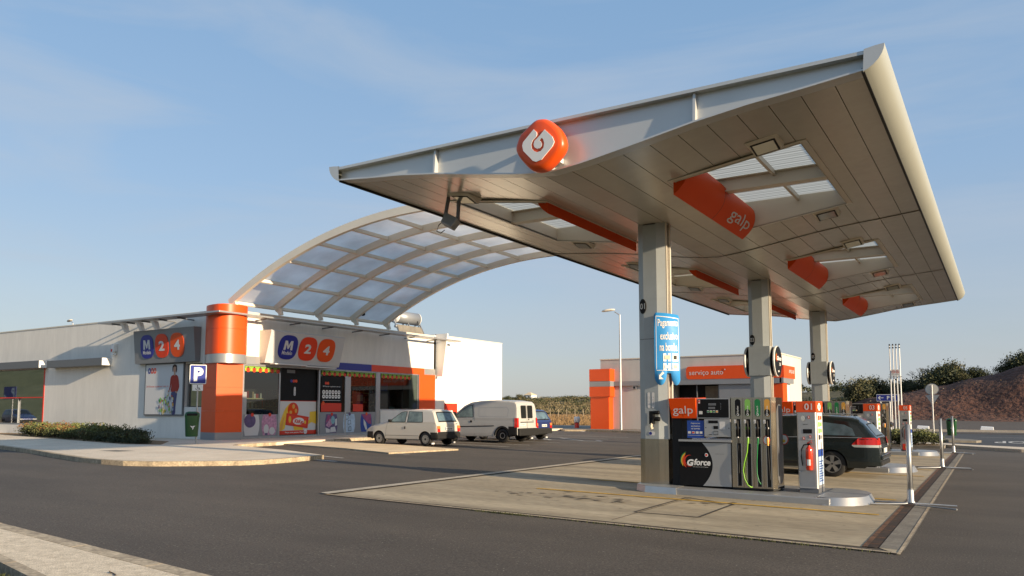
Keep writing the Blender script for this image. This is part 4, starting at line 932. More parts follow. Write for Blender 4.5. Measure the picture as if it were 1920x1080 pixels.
# sliding door with poster
b=MB(st).m('black'); fd=Fr((FX-.16,0,0),(0,1,0)); b.rect(fd,30.02,32.86,2.17,4.0,0)
b.m('blue').flat(fd,ell(30.95,3.28,.09,.09),.01); b.m('red').flat(fd,ell(31.12,3.28,.09,.09),.012); b.m('orange2').flat(fd,ell(31.29,3.28,.09,.09),.014); b.m('darkgrey').rect(fd,30.6,31.2,3.72,3.9,.01)
b.m('offwhite').flat(fd,rr(31.13,31.27,2.45,2.95,.06),.012); b.m('grey')
for i in range(5): b.flat(fd,ell(31.2,2.52+i*.09,.035,.03,10),.016)
dr=b.build('door',shop)
b=MB(st); fp=Fr((FX-.14,0,0),(0,1,0)); b.m('offwhite').rect(fp,30.02,32.84,.28,2.17,0); b.m('red').rect(fp,30.02,32.84,.28,.50,.006); b.rect(fp,30.02,32.84,2.14,2.17,.006); b.m('white').text(fp,'Peça uma pausa. Peça',30.55,.34,.10,.012,w=1.35,bold=.02); b.flat(fp,ell(32.05,.42,.13,.13),.012); b.m('red').text(fp,'KitKat',31.97,.39,.05,.018,w=.16)
sw=[(30.05,.55),(30.25,1.15),(30.55,1.75),(30.95,2.05),(31.25,1.95),(31.0,1.6),(30.6,1.1),(30.5,.6)]; b.m('yellowp').flat(fp,catmull(sw,3),.008)
b.m('amber').flat(fp,[(30.1,.55),(30.32,1.1),(30.5,1.35),(30.42,.9),(30.35,.56)],.010); b.m('yellowp').flat(fp,[(32.35,1.55),(32.84,1.58),(32.84,.85),(32.5,.95),(32.2,.8),(32.1,1.0),(32.35,1.1)],.008); b.flat(fp,[(31.2,.52),(31.9,.52),(31.8,.75),(31.1,.8)],.008)
b.m('red').flat(fp,ell(31.1,1.65,.40,.42,24),.012); b.m('orange_dark').flat(fp,ell(31.02,1.62,.30,.33,24),.014); b.m('amber').flat(fp,ell(31.12,1.85,.10,.13,14),.018); b.flat(fp,ell(31.3,1.6,.09,.12,14),.018); b.flat(fp,ell(30.92,1.52,.1,.1,14),.018)
b.m('red').flat(fp,[(30.55,.82),(30.62,1.48),(32.28,1.25),(32.2,.60)],.022); b.m('redglow').flat(fp,[(30.66,.9),(30.72,1.38),(32.15,1.18),(32.1,.70)],.026)
b.m('white').flat(fp,ell(31.5,1.02,.42,.20,20),.03); b.m('red').text(Fr((FX-.14,31.18,.93),(0,1,-.12),(0,.12,1)),'KitKat',0,0,.22,.036,w=.66,bold=.04,shear=.12); b.m('yellowp').flat(fp,ell(30.86,1.12,.1,.19,12),.03); b.flat(fp,ell(32.0,.95,.07,.1,12),.03)
b.build('poster',dr)
# frieze band, jambs, awnings
b=MB(st)
for c,y0,y1 in (('silver',27.6,34.1),('blue',34.1,37.32),('redglow',37.32,39.9),('orange2',39.9,42.66),('silver',42.66,43.9)): b.m(c).box(FX-.1,FX+.07,y0,y1-.004,4.07,4.49)
b.build('frieze_band',shop)
b=MB(st).m('orange'); 
for z0,z1 in ((.15,.9),(.905,2.45),(2.455,4.065)): b.box(FX-.1,FX+.08,42.12,43.88,z0,z1)
b.m('darkgrey').box(FX-.1,FX+.07,42.06,42.115,.15,4.065); b.build('end_pillar',shop)
for (y0,y1) in ((27.58,30.0),(33.08,37.75),(38.3,41.3)):
    bn=MB(st); fa=Fr((FX+.01,0,0),(0,1,0))
    bn.m('limepale').rect(fa,y0,y1,3.70,3.97,.01); k=int((y1-y0)/.40); st_=(y1-y0)/k
    for i in range(k):
        c=y0+st_*(i+.5); bn.m('redglow').flat(fa,[(c-.10,3.70),(c-.12,3.80),(c-.07,3.87),(c,3.90),(c+.07,3.87),(c+.12,3.80),(c+.10,3.70),(c+.05,3.66),(c-.05,3.66)],.016); bn.m('dark').flat(fa,[(c-.13,3.83),(c-.05,3.90),(c,3.96),(c+.05,3.90),(c+.13,3.83),(c,3.875)],.020); bn.m('dark').rect(fa,c-.012,c+.012,3.69,3.86,.019); bn.m('yellowp').flat(fa,ell(c-.17,3.80,.03,.04,10),.018)
    bn.build('pennant_strip',shop)
# lower window stickers
b=MB(st); fb=Fr((FX+.0,0,0),(0,1,0)); b.m('grey').rect(fb,27.56,29.9,.22,1.42,.006); b.m('galv').rect(fb,27.56,27.75,1.42,2.6,.006); b.build('sticker_band',shop); b=MB(st).m('grey').rect(fb,33.02,37.8,.22,1.52,.006)
b.build('sticker_band',shop)
b=MB(st).m('red').rect(fb,33.1,34.75,1.55,2.05,.008); b.build('window_sticker',shop); b=MB(st).m('red').rect(fb,35.75,36.65,1.55,2.0,.008); b.build('window_sticker',shop)
bar=lambda c:[(c-.43,1.40),(c+.43,1.40),(c+.50,1.1),(c+.52,.85),(c+.50,.6),(c+.42,.30),(c-.42,.30),(c-.50,.6),(c-.52,.85),(c-.50,1.1)]
for i,c in enumerate((28.12,29.3,33.95,35.45,36.95)):
    b=MB(st)
    b.m(['offwhite','pink','violet','paleblue','midblue'][i]).flat(fb,bar(c),.010)
    if i==0: b.m('violet').flat(fb,ell(c-.12,1.08,.38,.36,24),.014)
    if i==1: b.m('offwhite').flat(fb,ell(c-.2,.62,.17,.26),.014); b.flat(fb,ell(c+.2,.52,.2,.2),.014); b.m('violet').flat(fb,ell(c-.2,.36,.1,.06),.018)
    if i==2:
        b.m('pink').flat(fb,[(c-.45,.75),(c-.1,1.15),(c+.05,.8),(c-.2,.62)],.014); b.m('offwhite').flat(fb,[(c-.1,.33),(c-.05,.62),(c+.3,.66),(c+.4,.36)],.014); b.flat(fb,[(c-.48,.62),(c-.1,.5),(c-.12,.32),(c-.42,.32)],.016); b.m('teal').flat(fb,ell(c+.12,1.05,.16,.25,12),.016); b.m('offwhite').flat(fb,[(c+.3,.7),(c+.48,.75),(c+.45,1.15),(c+.3,1.1)],.016); b.m('magenta').flat(fb,[(c-.45,.9),(c-.3,1.36),(c-.05,1.3),(c-.2,1.05)],.016)
    if i==3:
        for (dx,z) in ((-.22,1.2),(0,.9),(.05,.5)): 
            P=[(c+dx-.12,z-.12),(c+dx+.13,z-.1),(c+dx+.11,z+.14),(c+dx-.08,z+.11)]
            for q in range(4):
                p0,p1=P[q],P[(q+1)%4]; nx,ny=(p1[1]-p0[1]),-(p1[0]-p0[0]); l=math.hypot(nx,ny); nx,ny=nx/l*.012,ny/l*.012; b.m('dark').flat(fb,[(p0[0]-nx,p0[1]-ny),(p1[0]-nx,p1[1]-ny),(p1[0]+nx,p1[1]+ny),(p0[0]+nx,p0[1]+ny)],.014)
    if i==4: b.m('magenta').flat(fb,[(c-.42,1.38),(c+.43,1.38),(c+.48,.75),(c+.2,.8),(c-.2,1.12)],.014); b.m('offwhite').flat(fb,[(c-.25,1.1),(c-.02,.85),(c+.1,.45),(c-.05,.42),(c-.22,.75)],.018)
    b.m(['red','red','red','violet','orange2'][i]).flat(fb,ell(c+.02,1.40,.10,.10,14),.020); b.build('window_sticker',shop)
b=MB(st)
b.m('black').rect(fb,33.08,34.8,2.10,3.62,.008); b.m('offwhite').text(fb,'24 horas a pensar em si',33.2,2.98,.10,.014,w=1.42,bold=.02); b.rect(fb,33.2,34.65,2.20,2.22,.014); b.m('red').flat(fb,ell(33.45,3.22,.09,.09),.014); b.m('orange2').flat(fb,ell(33.62,3.22,.09,.09),.014); b.flat(fb,ell(33.25,2.05,.11,.11),.022)
for r in range(2):
    for c in range(6): 
        x=33.28+c*.25; z=2.70-r*.26; b.m('white').flat(fb,ell(x,z,.105,.115,16,3),.014); b.m('dark').flat(fb,rr(x-.035,x+.035,z-.04,z+.05,.02),.018)
b.build('window_sticker',shop)
# corner pillar (curved top, folded lower part)
def pillar(P,z0,z1,m,b,sm=True):
    fr=Fr((0,0,0),(1,0,0),(0,1,0)); return b.m(m).prism(fr,P,z0,z1,False)
up=[(-35.45,26.5),(-35.42,26.0)]+[(-34.85+.57*math.cos(a)*1.0,25.95+.35*math.sin(a)) for a in [PI+ .5*PI*i/5 for i in range(6)]][0:6]+[(-33.95,25.42),(-33.15,25.45)]
up=[(-35.3,26.5),(-35.25,26.25),(-35.02,26.02),(-34.82,25.88),(-34.6,25.76),(-34.3,25.65),(-33.95,25.57),(-33.5,25.53),(-33.2,25.62),(-33.0,25.88),(-32.93,26.2),(-32.93,26.6),(-33.02,26.95),(-33.25,27.22),(-33.8,27.4),(-33.8,26.5)]
fr0=Fr((0,0,0),(1,0,0),(0,1,0))
def rprism(b,P,z0,z1,m):
    a=sum(P[i][0]*P[(i+1)%len(P)][1]-P[(i+1)%len(P)][0]*P[i][1] for i in range(len(P)))
    if a<0: P=P[::-1]
    n=len(P); vs=[(x,y,z0) for x,y in P]+[(x,y,z1) for x,y in P]
    b.m(m).add(vs,[tuple(range(n,2*n)),tuple(range(n))[::-1]]); b.add(vs,[(i,(i+1)%n,n+(i+1)%n,n+i) for i in range(n)],True)
b=MB(st)
for z0,z1,m in ((5.78,7.02,'orange'),(4.5,5.77,'orange'),(4.03,4.49,'silver')): rprism(b,up,z0,z1,m)
lo=[(-35.45,26.5),(-35.4,26.0),(-34.9,25.72),(-33.45,25.56),(-33.0,26.0),(-32.98,26.7),(-33.3,27.45),(-33.8,27.5),(-33.8,26.5)]
lo=[(-35.1,26.5),(-34.98,25.88),(-33.48,25.6),(-33.18,26.98),(-33.8,27.48),(-33.8,26.5)]
for z0,z1,m in ((.12,.52,'grey'),(.525,1.6,'orange'),(1.605,2.8,'orange'),(2.805,4.02,'orange')): b.m(m); b.prism(fr0,lo,z0,z1)
b.build('corner_pillar',shop)
# thin blade gutter around the corner
b=MB(st).m('silver')
zg=6.50
b.add([(-43.2,WY+.0,zg),(-43.35,WY-.25,zg),(-34.0,25.05,zg),(-32.72,25.05,zg),(-32.72,45.5,zg),(-33.3,45.5,zg),(-33.3,27.0,zg),(-34.0,26.0,zg),(-36,WY-.02,zg)],[tuple(range(9))])
def blade(P):
    n=len(P)
    for i in range(n-1):
        (x0,y0,x1,y1),(x2,y2,x3,y3)=P[i],P[i+1]
        vs=[(x0,y0,zg),(x2,y2,zg),(x3,y3,zg-.03),(x1,y1,zg-.03),(x0,y0,zg+.09),(x2,y2,zg+.09),(x3,y3,zg+.02),(x1,y1,zg+.02)]
        b.add(vs,[(0,1,2,3),(7,6,5,4),(0,4,5,1),(2,6,7,3),(0,3,7,4),(1,5,6,2)])
b=MB(st).m('silver'); blade([(-43.3,25.05,-43.0,25.75),(-32.72,25.05,-33.3,25.75),(-32.72,45.6,-33.3,45.6)]); 
b.build('gutter_blade',shop,bevel=.008)
for y in (28.2,30.6,33.1,35.6,38.1,40.6,43.0): MB(st).m('darkgrey').bar((-33.82,y,6.42),(-32.95,y,6.46),.07,.06).build('bracket',shop)
for x in (-42.3,-40.9,-39.5,-38.0,-36.4): MB(st).m('darkgrey').bar((x,WY,6.42),(x,25.3,6.46),.07,.06).build('bracket',shop)
for x in (-41.4,-39.95,-38.6):
    b=MB(st).m('white'); b.add([(x-.12,25.3,6.42),(x+.12,25.3,6.42),(x+.12,25.6,6.42),(x-.12,25.6,6.42),(x-.10,25.55,5.98),(x+.10,25.55,5.98),(x+.10,25.75,6.0),(x-.10,25.75,6.0)],[(3,2,1,0),(4,5,6,7),(0,1,5,4),(1,2,6,5),(2,3,7,6),(3,0,4,7)]); b.build('spotlight',shop)
# fin at the right end of the frieze
b=MB(st).m('white'); b.prism(Fr((0,44.06,0),(1,0,0)),[(-33.85,3.98),(-33.2,3.98),(-32.78,6.98),(-33.85,6.98)],-.06,.06); b.m('grey').box(-33.8,-33.7,44.0,44.1,3.82,3.96); b.build('end_fin',shop)
# red cabinet on wall
b=MB(st).m('red'); b.box(FX,FX+.12,45.06,46.48,1.0,2.10); b.m('offwhite').flat(Fr((FX+.12,0,0),(0,1,0)),rr(45.6,45.9,1.35,1.6,.05),.006); hb=b.build('hose_cabinet',shop,bevel=.01)
# sign boxes
def egg(b,fr,c,z,m,ch,rx,ry,d=.02,sub=None):
    b.m(m).prism(fr,ell(c,z,rx,ry,32,2.7),0,d)
    if ch=='M':
        b.m('offwhite').flat(fr,[(c-.32+.64*u,z-.15+.52*v) for u,v in ((0,0),(.06,1),(.32,1),(.5,.48),(.68,1),(.94,1),(1,0),(.76,0),(.73,.60),(.57,.12),(.43,.12),(.27,.60),(.24,0))],d+.006)
    else: b.m('offwhite').text(fr,ch,c,z-.27+(.12 if sub else 0),.54 if not sub else .50,d+.006,w=(.5 if ch!='M' else .64),bold=.035,anchor='c')
    if sub: b.text(fr,sub,c,z-.42,.22,d+.006,w=.72,bold=.02,anchor='c')
b=MB(st).m('sign_silver'); sec=[(-33.8,4.17),(-33.38,4.17),(-33.34,4.25),(-32.88,5.86),(-32.94,5.93),(-33.8,5.93)]
n=len(sec); vs=[(x,28.5,z) for x,z in sec]+[(x,34.05,z) for x,z in sec]; b.add(vs,[(i,(i+1)%n,n+(i+1)%n,n+i) for i in range(n)]); b.m('cream').add(vs,[tuple(range(n))[::-1],tuple(range(n,2*n))]); 
sb=b.build('sign_box',shop)
b=MB(st); fs1=Fr((-33.335,0,4.25),(0,1,0),(.46,0,1.61)); 
for c,ch,m,sub in ((29.85,'M','blue','Modelo'),(31.30,'2','redglow',None),(32.72,'4','orange2',None)): egg(b,fs1,c,.86,m,ch,.66,.68,.03,sub)
b.build('sign_face',sb)
b=MB(st).m('offwhite'); b.box(-33.4,-33.0,28.9,31.2,4.10,4.16); b.box(-33.5,-33.1,31.2,33.6,4.06,4.12); b.build('strip_light',sb)
b=MB(st).m('sign_dark'); sec=[(WY,4.2),(WY-.30,4.2),(WY-.48,6.02),(WY,6.04)]; vs=[(-41.05,y,z) for y,z in sec]+[(-35.75,y,z) for y,z in sec]; b.add(vs,[(i,(i+1)%4,4+(i+1)%4,4+i) for i in range(4)]); b.add(vs,[(0,1,2,3),(7,6,5,4)])
sb=b.build('sign_box',shop)
b=MB(st); fs2=Fr((0,WY-.31,4.2),(1,0,0),(0,-.10,1)); 
for c,ch,m,sub in ((-39.85,'M','blue','Modelo'),(-38.52,'2','redglow',None),(-37.18,'4','orange2',None)): egg(b,fs2,c,.92,m,ch,.58,.65,.02,sub)
b.build('sign_face',sb)
# poster with shopper (flat print)
b=MB(st).m('darkgrey'); b.plate(LW,-40.42,-36.98,1.34,4.21,0,.08); pb=b.build('poster_frame',shop)
b=MB(st); fp=Fr((0,WY-.08,0),(1,0,0)); b.m('paleblue'); b.m('offwhite').rect(fp,-40.34,-37.06,1.42,4.13,.004)
for i,(m) in enumerate(('blue','red','redglow')): b.m(m).flat(fp,ell(-40.02+i*.25,3.80,.115,.16,20,2.6),.010); b.m('offwhite').flat(fp,ell(-40.02+i*.25,3.80,.04,.09,12),.014)
b.m('redglow').text(fp,'24 horas a pensar em si',-40.24,2.86,.13,.010,w=1.95)
def sil(m,P,d): b.m(m).flat(fp,catmull(P,3),d)
sil('jeans',[(-37.98,2.62),(-37.52,2.6),(-37.55,2.2),(-37.6,1.8),(-37.62,1.44),(-37.92,1.44),(-37.9,1.9),(-38.0,2.3)],.010)
sil('jumper',[(-38.08,3.40),(-37.92,3.52),(-37.66,3.54),(-37.46,3.44),(-37.36,3.1),(-37.34,2.85),(-37.48,2.62),(-37.6,2.66),(-38.05,2.64),(-38.0,3.0)],.012)
sil('jumper',[(-38.1,3.38),(-37.98,3.4),(-38.02,3.0),(-38.12,2.75),(-38.2,2.72),(-38.14,3.0)],.014)
b.m('skin').flat(fp,ell(-37.76,3.82,.115,.17,20),.014); b.rect(fp,-37.82,-37.70,3.5,3.68,.013); b.flat(fp,ell(-38.22,2.66,.07,.06,10),.016); b.flat(fp,ell(-37.56,2.60,.08,.05,10),.016)
sil('hair',[(-37.96,3.80),(-37.94,4.02),(-37.8,4.10),(-37.62,4.06),(-37.56,3.85),(-37.60,3.66),(-37.65,3.75),(-37.66,3.95),(-37.8,3.98),(-37.88,3.9),(-37.9,3.7)],.018)
b.m('dark').rect(fp,-37.81,-37.785,3.84,3.855,.018); b.rect(fp,-37.74,-37.715,3.84,3.855,.018); b.m('redglow').flat(fp,ell(-37.76,3.74,.035,.012,10),.018)
random.seed(3)
for i in range(70):
    x=random.uniform(-39.05,-37.75); z=random.uniform(1.48,2.55-.5*abs(x+38.3)); r=random.uniform(.04,.13); b.m(random.choice(['offwhite','amber','red','green','greenl','paleblue','yellowp','wood','violet'])).flat(fp,ell(x,z,r*.6,r,10),.012+.0004*i)
b.m('grey')
for k in range(7): x=-39.0+k*.2; b.rect(fp,x,x+.014,1.44,1.9,.045)
b.build('poster_print',pb)
# side window with partly seen lettering
b=MB(st).m('paleblue'); b.m('glass_dark').add([(-36.95,WY+.16,1.85),(-35.6,WY+.16,1.85),(-35.6,WY+.16,4.1),(-36.95,WY+.16,4.1)],[(0,1,2,3)]); b.m('grey').box(-36.9,-35.6,WY+.2,WY+.24,1.85,4.1); b.m('violet').text(Fr((0,WY+.15,0),(1,0,0)),'OU',-36.45,2.75,.26,.004,w=.42,bold=.03); b.text(Fr((0,WY+.15,0),(1,0,0)),'DI',-36.45,3.1,.22,.004,w=.3,bold=.03); b.build('window',shop)
# large left window
b=MB(st).m('glass_dark'); b.add([(-66,WY+.1,.7),(-51.05,WY+.1,.7),(-51.05,WY+.1,4.25),(-66,WY+.1,4.25)],[(0,1,2,3)]); wv=b.build('window',shop)
b=MB(st).m('red'); b.box(-51.12,-51.0,WY-.02,WY+.16,.7,4.25); b.box(-66,-51.1,WY-.02,WY+.12,2.40,2.47); b.m('grey').box(-66,-51.1,WY+.0,WY+.14,.7,.8); b.box(-54.2,-54.15,WY+.02,WY+.12,.8,2.4); b.build('frame',wv)
b=MB(st).m('darkgrey'); b.box(-66,-50.75,WY-.55,WY,4.26,4.72); b.m('white').box(-50.755,-50.74,WY-.54,WY-.01,4.27,4.71); b.build('sun_shade',shop,bevel=.01)
b=MB(st).m('darkgrey'); b.box(-49.85,-43.9,WY-.55,WY,4.22,4.66); b.m('white').box(-43.905,-43.88,WY-.54,WY-.01,4.23,4.65); b.build('sun_shade',shop,bevel=.01)
b=MB(st).m('white'); b.box(-43.6,-43.3,WY-.22,WY,5.0,5.45); b.box(-43.55,-43.3,WY-.26,WY-.05,4.78,4.92); b.m('red').flat(Fr((0,WY-.23,0),(1,0,0)),rr(-43.6,-43.45,5.0,5.15,.02),.004); b.m('dark').box(-43.75,-43.62,WY-.15,WY-.05,5.1,5.2); b.build('alarm_box',shop,bevel=.01)
# cafe chairs behind left window
ch=thing('cafe_chair','d','chair',group='pale chairs behind the left shop window')
b=MB().m('amber'); b.box(-.2,.2,-.2,.2,.44,.47); b.build('seat',ch); b=MB().m('wood'); b.box(-.2,.2,.18,.21,.6,.88); b.build('backrest',ch)
for sx in (-1,1):
    for sy in (-1,1):
        b=MB().m('galv'); b.tube([(sx*.18,sy*.18,.44),(sx*.22,sy*.24,0)],.012,6)
        if sy>0: b.tube([(sx*.18,.18,.44),(sx*.18,.2,.88)],.011,6)
        b.build('leg',ch)
for k in range(9):
    o=ch if k==0 else dup(ch); x,y=-44.0-k*.55,22.95+(k%3)*.45; place(o,(x,y,.50),random.uniform(-.4,.4)+PI*(k%2)); o['label']=f'{["first","second","third","fourth","fifth","sixth","seventh","eighth","ninth"][k]} pale cafe chair from the right behind the left shop window'
# dome camera under the vault
b=MB().m('white'); b.lathe((0,0,0),[(0,.22),(.10,.22),(.13,.1),(.13,0),(0,0)],16); b.m('black').lathe((0,0,0),[(.12,0),(.11,-.07),(.06,-.12),(0,-.13)],16); b.m('white').tube([(0,0,.2),(0,0,.36)],.03,8)
o=b.build('dome_camera'); o.location=st(-33.5,36.2,7.62); tag(o,'white dome security camera hanging from a vault rib above the shop front','security camera')
# solar water heater
t=thing('solar_heater','solar water heater with a horizontal white ended tank on a rack on the shop roof','water heater',st(-37,44,6.3))
b=MB(st).m('grey'); b.lathe((-37,43.3,8.38),[(0,0),(.46,0),(.46,2.5),(0,2.5)],24,'y'); b.m('white').lathe((-37,45.82,8.38),[(.0,.05),(.40,.04),(.47,0),(.47,-.06)],24,'y'); b.lathe((-37,43.28,8.38),[(.47,.06),(.47,0),(0,-.04)],24,'y'); b.build('tank',t)
b=MB(st).m('concrete_dark'); b.add([(-36.5,43.0,7.75),(-36.5,45.7,7.75),(-35.9,45.9,6.4),(-35.9,42.9,6.4),(-36.6,43.0,7.7),(-36.6,45.7,7.7),(-36.0,45.9,6.35),(-36.0,42.9,6.35)],[(0,3,2,1),(4,5,6,7),(0,1,5,4),(2,3,7,6)]); b.m('galv').lathe((-36.6,42.9,7.62),[(0,0),(.11,0),(.11,3.0),(0,3.0)],12,'y'); b.build('collector',t)
b=MB(st).m('galv'); 
for y in (43.0,44.5,45.9): b.bar((-36.9,y,8.2),(-35.8,y,6.3),.10,.08,(0,1,0)); b.bar((-37.2,y,8.1),(-37.4,y,6.3),.08,.08,(0,1,0))
b.m('dark').tube([(-36.6,45.4,8.3),(-36.5,45.45,7.6),(-36.4,45.4,6.5)],.03,6); b.tube([(-36.7,44.2,7.9),(-36.4,44.1,7.4),(-36.3,44.2,6.9),(-36.3,44.4,6.5)],.03,6); b.build('rack',t)
# ================================================================ VAULT CANOPY
vt=thing('vault_canopy','arched cream framed translucent vault spanning from the shop roof to the fuel canopy','vault',st(-21.5,32.8,6.9))
R=25.3; AX=-21.5; AZ=10.75-R
TH=math.asin(12.62/R)
def ap(t,r): return (AX+r*math.sin(t),AZ+r*math.cos(t))
NB=12; ribY=(26.75,29.75,32.75,35.75,38.75)
for y in ribY:
    b=MB(st).m('rib'); n=48
    outer=[ap(-TH+2*TH*i/n,R+.02) for i in range(n+1)]; inner=[ap(-TH+2*TH*i/n,R-.34) for i in range(n+1)]
    w=.09 if y not in (26.75,38.75) else .10
    vs=[]
    for (xo,zo),(xi,zi) in zip(outer,inner): vs+=[(xo,y-w,zo),(xo,y+w,zo),(xi,y+w,zi),(xi,y-w,zi)]
    fs=[]
    for i in range(n):
        a=i*4; fs+=[(a,a+1,a+5,a+4),(a+1,a+2,a+6,a+5),(a+2,a+3,a+7,a+6),(a+3,a,a+4,a+7)]
    fs+=[(3,2,1,0),(n*4,n*4+1,n*4+2,n*4+3)]
    b.add(vs,fs); rb=b.build('rib',vt)
    b=MB(st).m('rib'); x0,z0=ap(-TH,R-.3); b.prism(Fr((0,y,0),(1,0,0)),[(x0+.0,z0-.02),(x0+.35,z0+.15),(x0+.48,z0-.12),(x0+.50,6.86),(x0+.25,6.86),(x0+.22,z0-.15)],-.07,.07); x1,z1=ap(TH,R-.3); b.box(x1-.15,x1+.05,y-.08,y+.08,6.9,z1+.05); b.build('bearing_shoe',rb)
for i in range(NB+1):
    t=-TH+2*TH*i/NB; b=MB(st).m('rib'); x,z=ap(t,R-.13); tx,tz=math.cos(t),-math.sin(t)
    for y0,y1 in zip(ribY,ribY[1:]):
        y0+=.1; y1-=.1; h=.09; w=.055; P=[(x+tx*a*w+(-tz)*0+math.sin(t)*c*h,z+tz*a*w+math.cos(t)*c*h) for a,c in ((-1,-1),(1,-1),(1,1),(-1,1))]
        b=MB(st).m('rib'); b.add([(px,y0,pz) for px,pz in P]+[(px,y1,pz) for px,pz in P],[(0,1,2,3),(7,6,5,4),(0,4,5,1),(1,5,6,2),(2,6,7,3),(3,7,4,0)]); b.build('purlin',vt)
for y0,y1 in zip(ribY,ribY[1:]):
    b=MB(st).m('poly'); n=48; vs=[]
    for i in range(n+1): x,z=ap(-TH+2*TH*i/n,R+.0); vs+=[(x,y0+.09,z),(x,y1-.09,z)]
    b.add(vs,[(2*i,2*i+1,2*i+3,2*i+2) for i in range(n)],True)
    b.build('roof_sheet',vt)
# ================================================================ SERVICE BUILDING
def sv(x,y,z): return (x*.83,y*.83,1.7+(z-1.7)*.83)
sbd=thing('service_building','low grey white car service building with an orange lettered sign and orange pillars','building',sv(-20,62,.06))
SF=Fr((0,59,0),(1,0,0)); SR=Fr((-13.68,0,0),(0,1,0)); yb=66.0
b=MB(sv).m('service_wall'); b.box(-28.15,-22.0,59,yb,.05,5.74); b.box(-22.0,-13.68,59,yb,3.62,5.74); b.box(-18.25,-15.9,59.02,59.2,.05,3.62); b.box(-13.98,-13.68,61,yb,.05,3.62); b.box(-22,-14,64,64.1,.05,3.6)
b.build('wall',sbd)
b=MB(sv).m('grey'); b.box(-28.2,-22.0,58.85,59,3.58,3.95); b.box(-22.0,-13.55,58.7,59,3.58,3.98); b.box(-13.68,-13.4,58.7,62.0,3.6,3.98); b.m('cream').box(-28.2,-13.62,58.95,yb,5.74,5.82); b.build('band',sbd)
b=MB(sv).m('orange2'); b.prism(SF,rr(-20.7,-13.5,3.98,4.97,.25),.0,.32); b.box(-13.68,-13.36,58.7,62.3,3.98,4.9)
f4=Fr((0,58.68,0),(1,0,0)); b.m('offwhite').text(f4,'serviço auto',-20.45,4.22,.44,.012,w=2.65); b.m('orange').flat(f4,ell(-17.66,4.68,.13,.11,14,3),.02); b.m('offwhite').flat(f4,ell(-17.66,4.68,.05,.05,10),.03); f5=Fr((-13.36,0,0),(0,1,0)); b.m('offwhite').text(f5,'serviço auto',60.3,4.3,.4,.012,w=1.7); b.build('sign',sbd)
b=MB(sv).m('orange'); b.box(-28.7,-27.05,58.2,59,.05,2.68); b.box(-28.75,-26.9,58.1,59,2.70,3.52); b.box(-28.75,-26.9,58.1,59,3.97,4.96); b.m('grey').box(-28.75,-26.9,58.12,59,3.53,3.96); b.build('pillar',sbd)
b=MB(sv).m('orange'); b.box(-14.6,-13.5,58.85,60.2,.05,3.58); b.build('pillar',sbd)
b=MB(sv).m('black'); b.box(-21.9,-18.3,60.5,60.6,.1,3.6); b.m('darkgrey').box(-20.0,-19.93,58.95,59.05,.1,3.6); b.box(-18.3,-18.2,58.95,59.05,.1,3.6); b.m('concrete_dark').box(-19.7,-18.3,60.2,60.3,1.7,3.5); b.m('midblue').flat(Fr((0,58.94,0),(1,0,0)),ell(-21.55,2.0,.28,.28),.01); b.build('doorway',sbd)
b=MB(sv).m('grey'); b.box(-18.2,-15.7,58.9,58.98,.1,3.55); b.build('garage_door',sbd)
b=MB(sv).m('galv'); b.box(-25.3,-24.95,58.9,59.0,3.28,3.56); b.m('dark').rect(Fr((0,58.9,0),(1,0,0)),-25.22,-25.03,3.33,3.52,.01); b.build('vent',sbd)
b=MB(sv).m('offwhite'); b.box(-13.7,-13.6,60.6,61.3,.05,3.5); b.build('side_door',sbd)
# ================================================================ LAMPS, SIGNS, BINS
def lamp(loc,h,label,d=(-1,-.3)):
    t=thing('street_lamp',label,'street lamp',loc,'tall slim street lamps'); x,y,z=loc; u=Vector((d[0],d[1],0)).normalized()
    b=MB().m('galv'); b.tube([(x,y,z),(x,y,z+h)],[.09,.05],10); b.tube([(x,y,z+h-.02),(x+u.x*.35,y+u.y*.35,z+h+.22)],.035,8); b.build('pole',t)
    b=MB().m('cream'); c=Vector((x+u.x*.75,y+u.y*.75,z+h+.30)); n=12; vs=[];fs=[]
    for i,(s,r,zz) in enumerate(((-.45,.02,0),(-.42,.10,0),(-.2,.17,.02),(.1,.19,.03),(.36,.14,.02),(.45,.03,0))):
        for k in range(n): a=2*PI*k/n; p=c+u*s+Vector((-u.y,u.x,0))*(r*math.cos(a))+Vector((0,0,zz+r*.5*math.sin(a)+s*-.12)); vs.append(p)
    for i in range(5):
        for k in range(n): fs.append((i*n+k,i*n+(k+1)%n,(i+1)*n+(k+1)%n,(i+1)*n+k))
    b.add(vs,fs,True); b.build('lamp_head',t)
lamp((-21.0,47.0,.3),7.55,'tall slim street lamp in front of the grey service building')
lamp((-73.2,40.0,.26),9.4,'street lamp whose head shows above the long white shop roof',(-1,.15))
